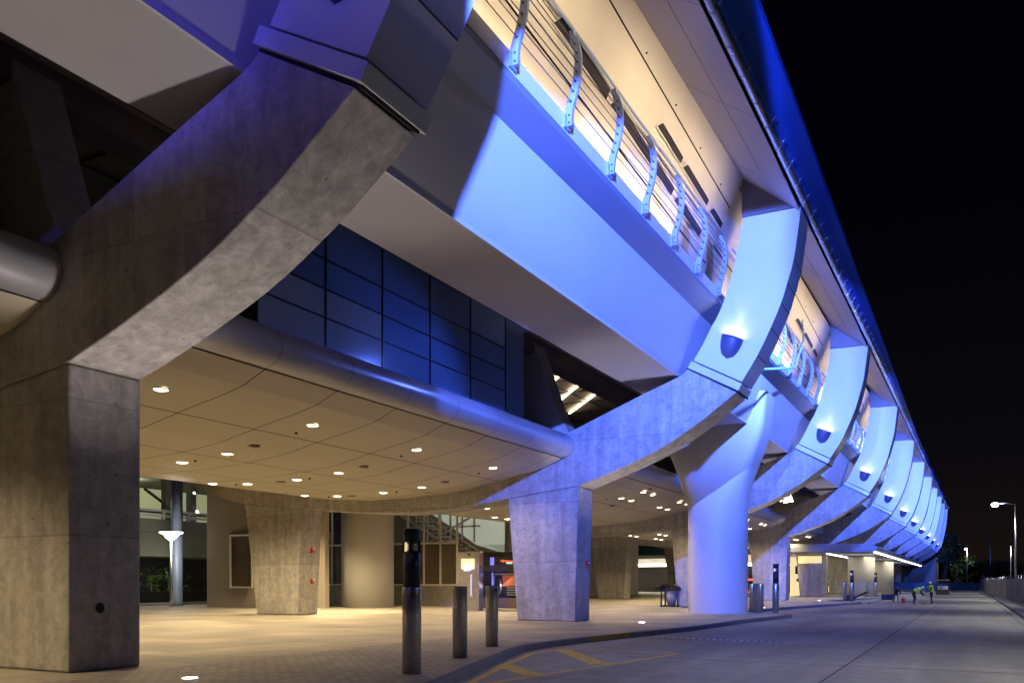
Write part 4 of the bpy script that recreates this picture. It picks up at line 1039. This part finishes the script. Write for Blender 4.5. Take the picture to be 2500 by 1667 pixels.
# ------------------------------------------------------------------ people and their gear
def person(name, x, y, z0, pose, label, face, vest=True, s=1.0):
    t = thing(name, (x, y, z0), label, "person", "workers on the road")
    J = pose
    def P(p):
        lx, ly, lz = p; c, sn = math.cos(face), math.sin(face)
        return (x + s * (lx * c - ly * sn), y + s * (lx * sn + ly * c), z0 + s * lz)
    names = list(J.keys()); idx = {n_: i_ for i_, n_ in enumerate(names)}
    edges = [("pelvis", "belly"), ("belly", "chest"), ("chest", "neck"), ("neck", "head"), ("head", "crown"),
             ("chest", "shl"), ("shl", "ell"), ("ell", "wrl"), ("wrl", "hdl"), ("chest", "shr"), ("shr", "elr"), ("elr", "wrr"), ("wrr", "hdr"),
             ("pelvis", "hil"), ("hil", "knl"), ("knl", "anl"), ("anl", "tol"), ("pelvis", "hir"), ("hir", "knr"), ("knr", "anr"), ("anr", "tor")]
    R = dict(pelvis=.15, belly=.15, chest=.17, neck=.06, head=.10, crown=.085, shl=.075, ell=.05, wrl=.033, hdl=.04, hil=.10, knl=.065, anl=.045, tol=.035)
    me = bpy.data.meshes.new("body"); me.from_pydata([P(J[n_]) for n_ in names], [(idx[a], idx[b]) for a, b in edges], []); me.update()
    me.materials.append(M['cloth'])
    o = bpy.data.objects.new("body", me); COL.objects.link(o); o.parent = t; o.matrix_parent_inverse = Matrix.Translation(-t.location)
    sk = o.modifiers.new("skin", 'SKIN')
    for n_ in names:
        k = n_ if n_ in R else n_[:-1] + 'l'
        me.skin_vertices[0].data[idx[n_]].radius = (R[k] * s, R[k] * s * .9)
        me.skin_vertices[0].data[idx[n_]].use_root = (n_ == "pelvis")
    ss = o.modifiers.new("sub", 'SUBSURF'); ss.levels = 1; ss.render_levels = 1
    # head with face colour, nose and ears
    h = Vector(P(J["head"])); cr = Vector(P(J["crown"])); mid = (h + cr) / 2
    mb = MB(); mb.sphere(mid, .112 * s, 12, 9, 1.15); f = Vector((math.cos(face), math.sin(face), 0))
    mb.sphere(mid + f * .11 * s, .022 * s, 6, 4); sd = Vector((-f.y, f.x, 0)); mb.sphere(mid + sd * .11 * s, .028 * s, 6, 4); mb.sphere(mid - sd * .11 * s, .028 * s, 6, 4)
    mb.build("head", 'skin', t)
    mb = MB(); mb.sphere(mid + Vector((0, 0, .05 * s)) - f * .015, .125 * s, 12, 8, .95); hat = mb.build("cap", 'white' if vest else 'black', t)
    if vest:
        a = Vector(P(J["belly"])); b = Vector(P(J["chest"])); up = (b - a).normalized(); sdv = (Vector(P(J["shl"])) - Vector(P(J["shr"]))).normalized(); fr = up.cross(sdv)
        def ring(c, rx, ry, n_=14): return [c + sdv * rx * math.cos(2 * math.pi * k / n_) + fr * ry * math.sin(2 * math.pi * k / n_) for k in range(n_)]
        rings = [ring(a - up * .12 * s, .215 * s, .19 * s), ring(a + up * .05 * s, .22 * s, .20 * s), ring(b - up * .05 * s, .245 * s, .21 * s), ring(b + up * .10 * s, .235 * s, .19 * s), ring(b + up * .18 * s, .15 * s, .12 * s)]
        vs = [p for r in rings for p in r]
        v_ = MB().add(vs, [(i_ * 14 + k, i_ * 14 + (k + 1) % 14, (i_ + 1) * 14 + (k + 1) % 14, (i_ + 1) * 14 + k) for i_ in range(4) for k in range(14)], True).build("vest", 'vest', t)
        rb = [ring(a + up * .10 * s, .240 * s, .218 * s), ring(a + up * .20 * s, .248 * s, .222 * s)]
        MB().add([p for r in rb for p in r], [(k, (k + 1) % 14, 14 + (k + 1) % 14, 14 + k) for k in range(14)], True).build("reflective_band", 'vestb', v_)
    return t
STAND = dict(pelvis=(0, 0, .93), belly=(.02, 0, 1.1), chest=(.05, 0, 1.34), neck=(.07, 0, 1.48), head=(.10, 0, 1.58), crown=(.11, 0, 1.68),
             shl=(.05, .19, 1.40), ell=(.12, .26, 1.14), wrl=(.32, .20, .98), hdl=(.40, .18, .95), shr=(.05, -.19, 1.40), elr=(.12, -.26, 1.14), wrr=(.32, -.2, .98), hdr=(.40, -.18, .95),
             hil=(0, .1, .88), knl=(.06, .13, .48), anl=(.0, .15, .08), tol=(.18, .16, .04), hir=(0, -.1, .88), knr=(-.05, -.13, .48), anr=(-.16, -.15, .08), tor=(.02, -.16, .04))
BEND = dict(pelvis=(-.15, 0, .88), belly=(.02, 0, 1.0), chest=(.26, 0, 1.12), neck=(.40, 0, 1.18), head=(.50, 0, 1.22), crown=(.60, 0, 1.24),
            shl=(.28, .19, 1.14), ell=(.42, .24, .88), wrl=(.58, .16, .70), hdl=(.64, .14, .66), shr=(.28, -.19, 1.14), elr=(.42, -.24, .88), wrr=(.58, -.16, .70), hdr=(.64, -.14, .66),
            hil=(-.15, .1, .84), knl=(-.02, .16, .46), anl=(-.10, .18, .08), tol=(.08, .19, .04), hir=(-.15, -.1, .84), knr=(-.02, -.16, .46), anr=(-.22, -.18, .08), tor=(-.04, -.19, .04))
person("person", 73.9, 2.85, -.15, STAND, "standing worker in a yellow-green and blue vest, hands lowered, right of the group", rad(115), True, 0.98)
person("person", 73.6, 3.95, -.15, BEND, "bending worker in a yellow-green vest facing the standing worker", rad(-70), True, 1.0)
person("person", 79, 5.7, -.15, BEND, "crouching person in dark clothes at the left of the group", rad(200), False, .95)
hb = thing("tool_tub", (73.8, 3.45, -.15), "pale tub on the road between the two vested workers", "tub")
MB().lathe([(.18, -.15), (.24, .25), (.25, .27)], 73.8, 3.42, 16).build("tub", 'white', hb)
rx_ = thing("gas_can", (77.3, 5.05, -.15), "red fuel can standing on the road near the crouching person", "can")
MB().box(77.2, 77.6, 4.92, 5.2, -.15, .28).build("can_body", 'red', rx_, bevel=.05); MB().tube([(77.3, 5.0, .28), (77.3, 5.05, .36), (77.5, 5.15, .36), (77.5, 5.15, .28)], .025, 6).build("handle", 'red', rx_)
ge = thing("pressure_washer", (80, 6.6, -.15), "low dark machine with wheels and hoses on the road by the far kerb", "machine")
MB().box(79.6, 80.6, 6.0, 6.9, .05, .55).build("engine", 'black', ge, bevel=.06)
for dy in (5.98, 6.92): MB().lathe([(.2, 0), (.2, .06)], 0, 0, 14).build("wheel", 'rubber', ge).matrix_world = Matrix.Translation((80.1, dy, .05)) @ Matrix.Rotation(rad(90), 4, 'X')
MB().tube([(80.6, 6.2, .5), (81.0, 6.2, 1.0), (81.0, 6.8, 1.0), (80.6, 6.8, .5)], .03, 6).build("handle", 'steel', ge)
MB().tube([(79.6, 6.6, .1), (78.6, 7.2, -.1), (77.0, 7.0, -.12), (75.5, 7.6, -.12), (74.5, 7.3, -.12)], .03, 6).build("hose", 'black', ge)
wb = thing("hand_truck", (77, 8.3, 0), "black hand truck tipped over on the kerb beside the far lamp bollard", "hand truck")
mb = MB(); mb.tube([(76.4, 8.9, .1), (77.3, 7.7, .75)], .05, 6); mb.tube([(76.8, 9.1, .1), (77.7, 7.9, .75)], .05, 6)
for k in range(4): mb.tube([(76.5 + .22 * k, 8.75 - .28 * k, .18 + .15 * k), (76.9 + .22 * k, 8.95 - .28 * k, .18 + .15 * k)], .03, 5)
mb.build("frame", 'black', wb); MB().box(76.3, 76.9, 8.7, 9.3, .03, .5).build("load", 'black', wb, bevel=.05)
# utility cart behind the workers
uc = thing("utility_cart", (104, 1.9, -.15), "open utility cart with a pale roof behind the standing worker", "cart")
cx, cy_ = 104.0, 2.9
MB().box(cx - 1.4, cx + 1.4, cy_ - .62, cy_ + .62, .2, .75).build("body", 'dark', uc, bevel=.05)
MB().box(cx - 1.1, cx + .9, cy_ - .68, cy_ + .68, 1.72, 1.80).build("roof", 'tan', uc, bevel=.03)
mb = MB()
for dx in (-1.0, .8):
    for dy in (-.58, .58): MB().tube([(cx + dx, cy_ + dy, .7), (cx + dx, cy_ + dy, 1.72)], .03, 6).build("roof_post", 'black', uc)
MB().box(cx - .3, cx + .3, cy_ - .5, cy_ + .5, .75, 1.15).build("seat", 'white', uc, bevel=.04)
for dx in (-.9, .9):
    for dy in (-.66, .60): MB().lathe([(.24, 0), (.24, .08)], 0, 0, 14).build("wheel", 'rubber', uc).matrix_world = Matrix.Translation((cx + dx, cy_ + dy, .09)) @ Matrix.Rotation(rad(-90), 4, 'X')

# ------------------------------------------------------------------ right side: fence, lamp posts, barriers, trees
FN = [(40, -4.3), (69, -3.1), (100, -2.35), (138, -1.8), (175, -1.6), (192, -1.2)]
fe = thing("construction_fence", (100, -2.4, 0), "temporary fence with sagging brown windscreen along the right kerb", "fence")
random.seed(11)
def lerp_pl(pl, x):
    for (a, b), (c, d) in zip(pl, pl[1:]):
        if a <= x <= c: return b + (d - b) * (x - a) / (c - a)
    return pl[-1][1]
vs = []; n_ = 0; x = 40.0
while x < 192:
    y = lerp_pl(FN, x); wv = .07 * math.sin(x * 2.3) + .05 * math.sin(x * 5.1 + 1)
    sag = -.10 * abs(math.sin(x * math.pi / 3.0))
    for f in range(5): vs.append((x, y + wv * (1 - f / 6), .06 + (1.86 + sag) * f / 4)); 
    n_ += 1; x += .25
MB().add(vs, [(i_ * 5 + k, i_ * 5 + k + 1, (i_ + 1) * 5 + k + 1, (i_ + 1) * 5 + k) for i_ in range(n_ - 1) for k in range(4)], True).build("windscreen", 'fabric', fe, recalc=False)
for k in range(50):
    x = 40.5 + 3 * k
    if x < 191: MB().tube([(x, lerp_pl(FN, x) - .12, 0), (x, lerp_pl(FN, x) - .12, 2.1)], .035, 6).build("post", 'steel', fe)
def street_lamp(x, y, h, arm, label, en, r=.11):
    t = thing("street_lamp", (x, y, 0), label, "street lamp", "pole lamps beyond the fence")
    MB().tube([(x, y, 0), (x, y, h)], [r, r * .65], 10).build("pole", 'steel', t)
    if arm: MB().tube([(x, y, h), (x, y + arm * .5, h + .14), (x, y + arm, h + .16)], .06, 8).build("arm", 'steel', t)
    if en:
        hd = MB().box(x - .25, x + .25, y + arm - .1, y + arm + .62, h + .08, h + .22).build("lamp_head", 'steel', t, bevel=.03)
        MB().sphere((x - .1, y + arm + .3, h + .02), .34, 12, 8, .7).build("lens", 'lensw', hd)
        lamp("street_lamp_light", 'POINT', (x, y + arm + .3, h - .5), en, (0.93, 1.0, 0.86), shadow_soft_size=.2)
street_lamp(100.0, -3.74, 9.35, 1.5, "tall lit lamp post at the far right edge, closest to the camera", 900)
street_lamp(250, 1.35, 9.9, 0.0, "small lit lamp post near the end of the road", 900, .16)
street_lamp(215, -3.3, 12.0, 0.0, "thin unlit pole between the two lit lamps", 0, .12)
street_lamp(150, -5.0, 7.0, 0.0, "short pale pole just left of the tall lit lamp", 0, .11)
for k in range(9):
    x = 196 + .6 * (k % 3); y = -1.5 + 2.3 * k
    t = thing("road_barrier", (x, y, 0), "blue-grey barrier closing the end of the road, one of a row", "barrier", "barriers closing the far end of the road")
    MB().prism_xz([(x - .35, 0), (x - .28, .3), (x - .1, .5), (x - .07, 1.35), (x + .07, 1.35), (x + .1, .5), (x + .28, .3), (x + .35, 0)], y - 1.1, y + 1.1).build("barrier_body", 'tarp', t)
def tree(x, y, h, w_, label, seed):
    random.seed(seed)
    t = thing("dark_tree", (x, y, 0), label, "tree", "dark trees at the end of the road")
    mb = MB(); mb.tube([(x, y, 0), (x + .2, y, h * .35), (x, y + .3, h * .6)], [h * .03, h * .022, h * .012], 7)
    for k in range(5):
        a = k * 1.3; mb.tube([(x + .1, y, h * .38), (x + math.cos(a) * w_ * .3, y + math.sin(a) * w_ * .3, h * .68)], [h * .012, h * .005], 5)
    mb.build("trunk", 'bark', t)
    mb = MB()
    cl = [(random.uniform(-.36, .36) * w_, random.uniform(-.36, .36) * w_, random.uniform(.42, .85) * h, random.uniform(.13, .22) * w_) for _ in range(16)]
    for (cx_, cy2, cz_, r) in cl:
        for _ in range(80):
            d = Vector((random.gauss(0, 1), random.gauss(0, 1), random.gauss(0, .8))).normalized() * r * random.random() ** .4
            p = Vector((x + cx_, y + cy2, cz_)) + d; u = Vector((random.uniform(-1, 1), random.uniform(-1, 1), random.uniform(-1, 1))) * .3; v = Vector((random.uniform(-1, 1), random.uniform(-1, 1), random.uniform(-1, 1))) * .3
            mb.add([p - u, p - v, p + u, p + v], [(0, 1, 2, 3)])
    mb.build("crown", 'leaf', t, recalc=False)
for k, (x, y, h, w_) in enumerate(((236, 6.0, 15, 9), (262, 9, 12, 10), (255, 3.5, 9, 9), (290, -2, 9, 11), (300, -10, 8, 11), (320, -20, 8, 13), (330, 6, 8, 14), (335, -32, 8, 14))):
    tree(x, y, h, w_, "dark leafy tree at the road's end, %s from the terminal" % ORD[k], 20 + k)
tl = MB(); random.seed(4)
for k in range(500):
    y = random.uniform(-140, 60); z = random.uniform(.5, 5.2 + 1.2 * math.sin(y * .3)); p = Vector((360 + random.uniform(-4, 4), y, z))
    u = Vector((0, random.uniform(-1, 1), random.uniform(-1, 1))) * 1.6; v = Vector((random.uniform(-1, 1), random.uniform(-1, 1), random.uniform(-1, 1))) * 1.4
    tl.add([p - u, p - v, p + u, p + v], [(0, 1, 2, 3)])
tag(tl.build("far_shrubbery", 'leaf', recalc=False), "low black line of bushes on the horizon right of the road", "bushes", kind="stuff")
# building end wall
be = thing("end_building", (236, 12, 0), "dim grey block closing the far end of the terminal", "building")
MB().box(232.2, 250, 8, 30, 0, 8.2).build("block_wall", 'garage', be)
# back wall behind the plaza so the depth closes
bw = thing("rear_wall", (150, 36, 0), "dim inner terminal wall far behind the rib legs", "wall")
MB().box(76, 100, 36, 36.4, 0, 8).build("wall_slab", 'beige', bw)
for (x, y) in ((60, 33), (84, 26), (84, 15), (58, 12.5)):
    pass
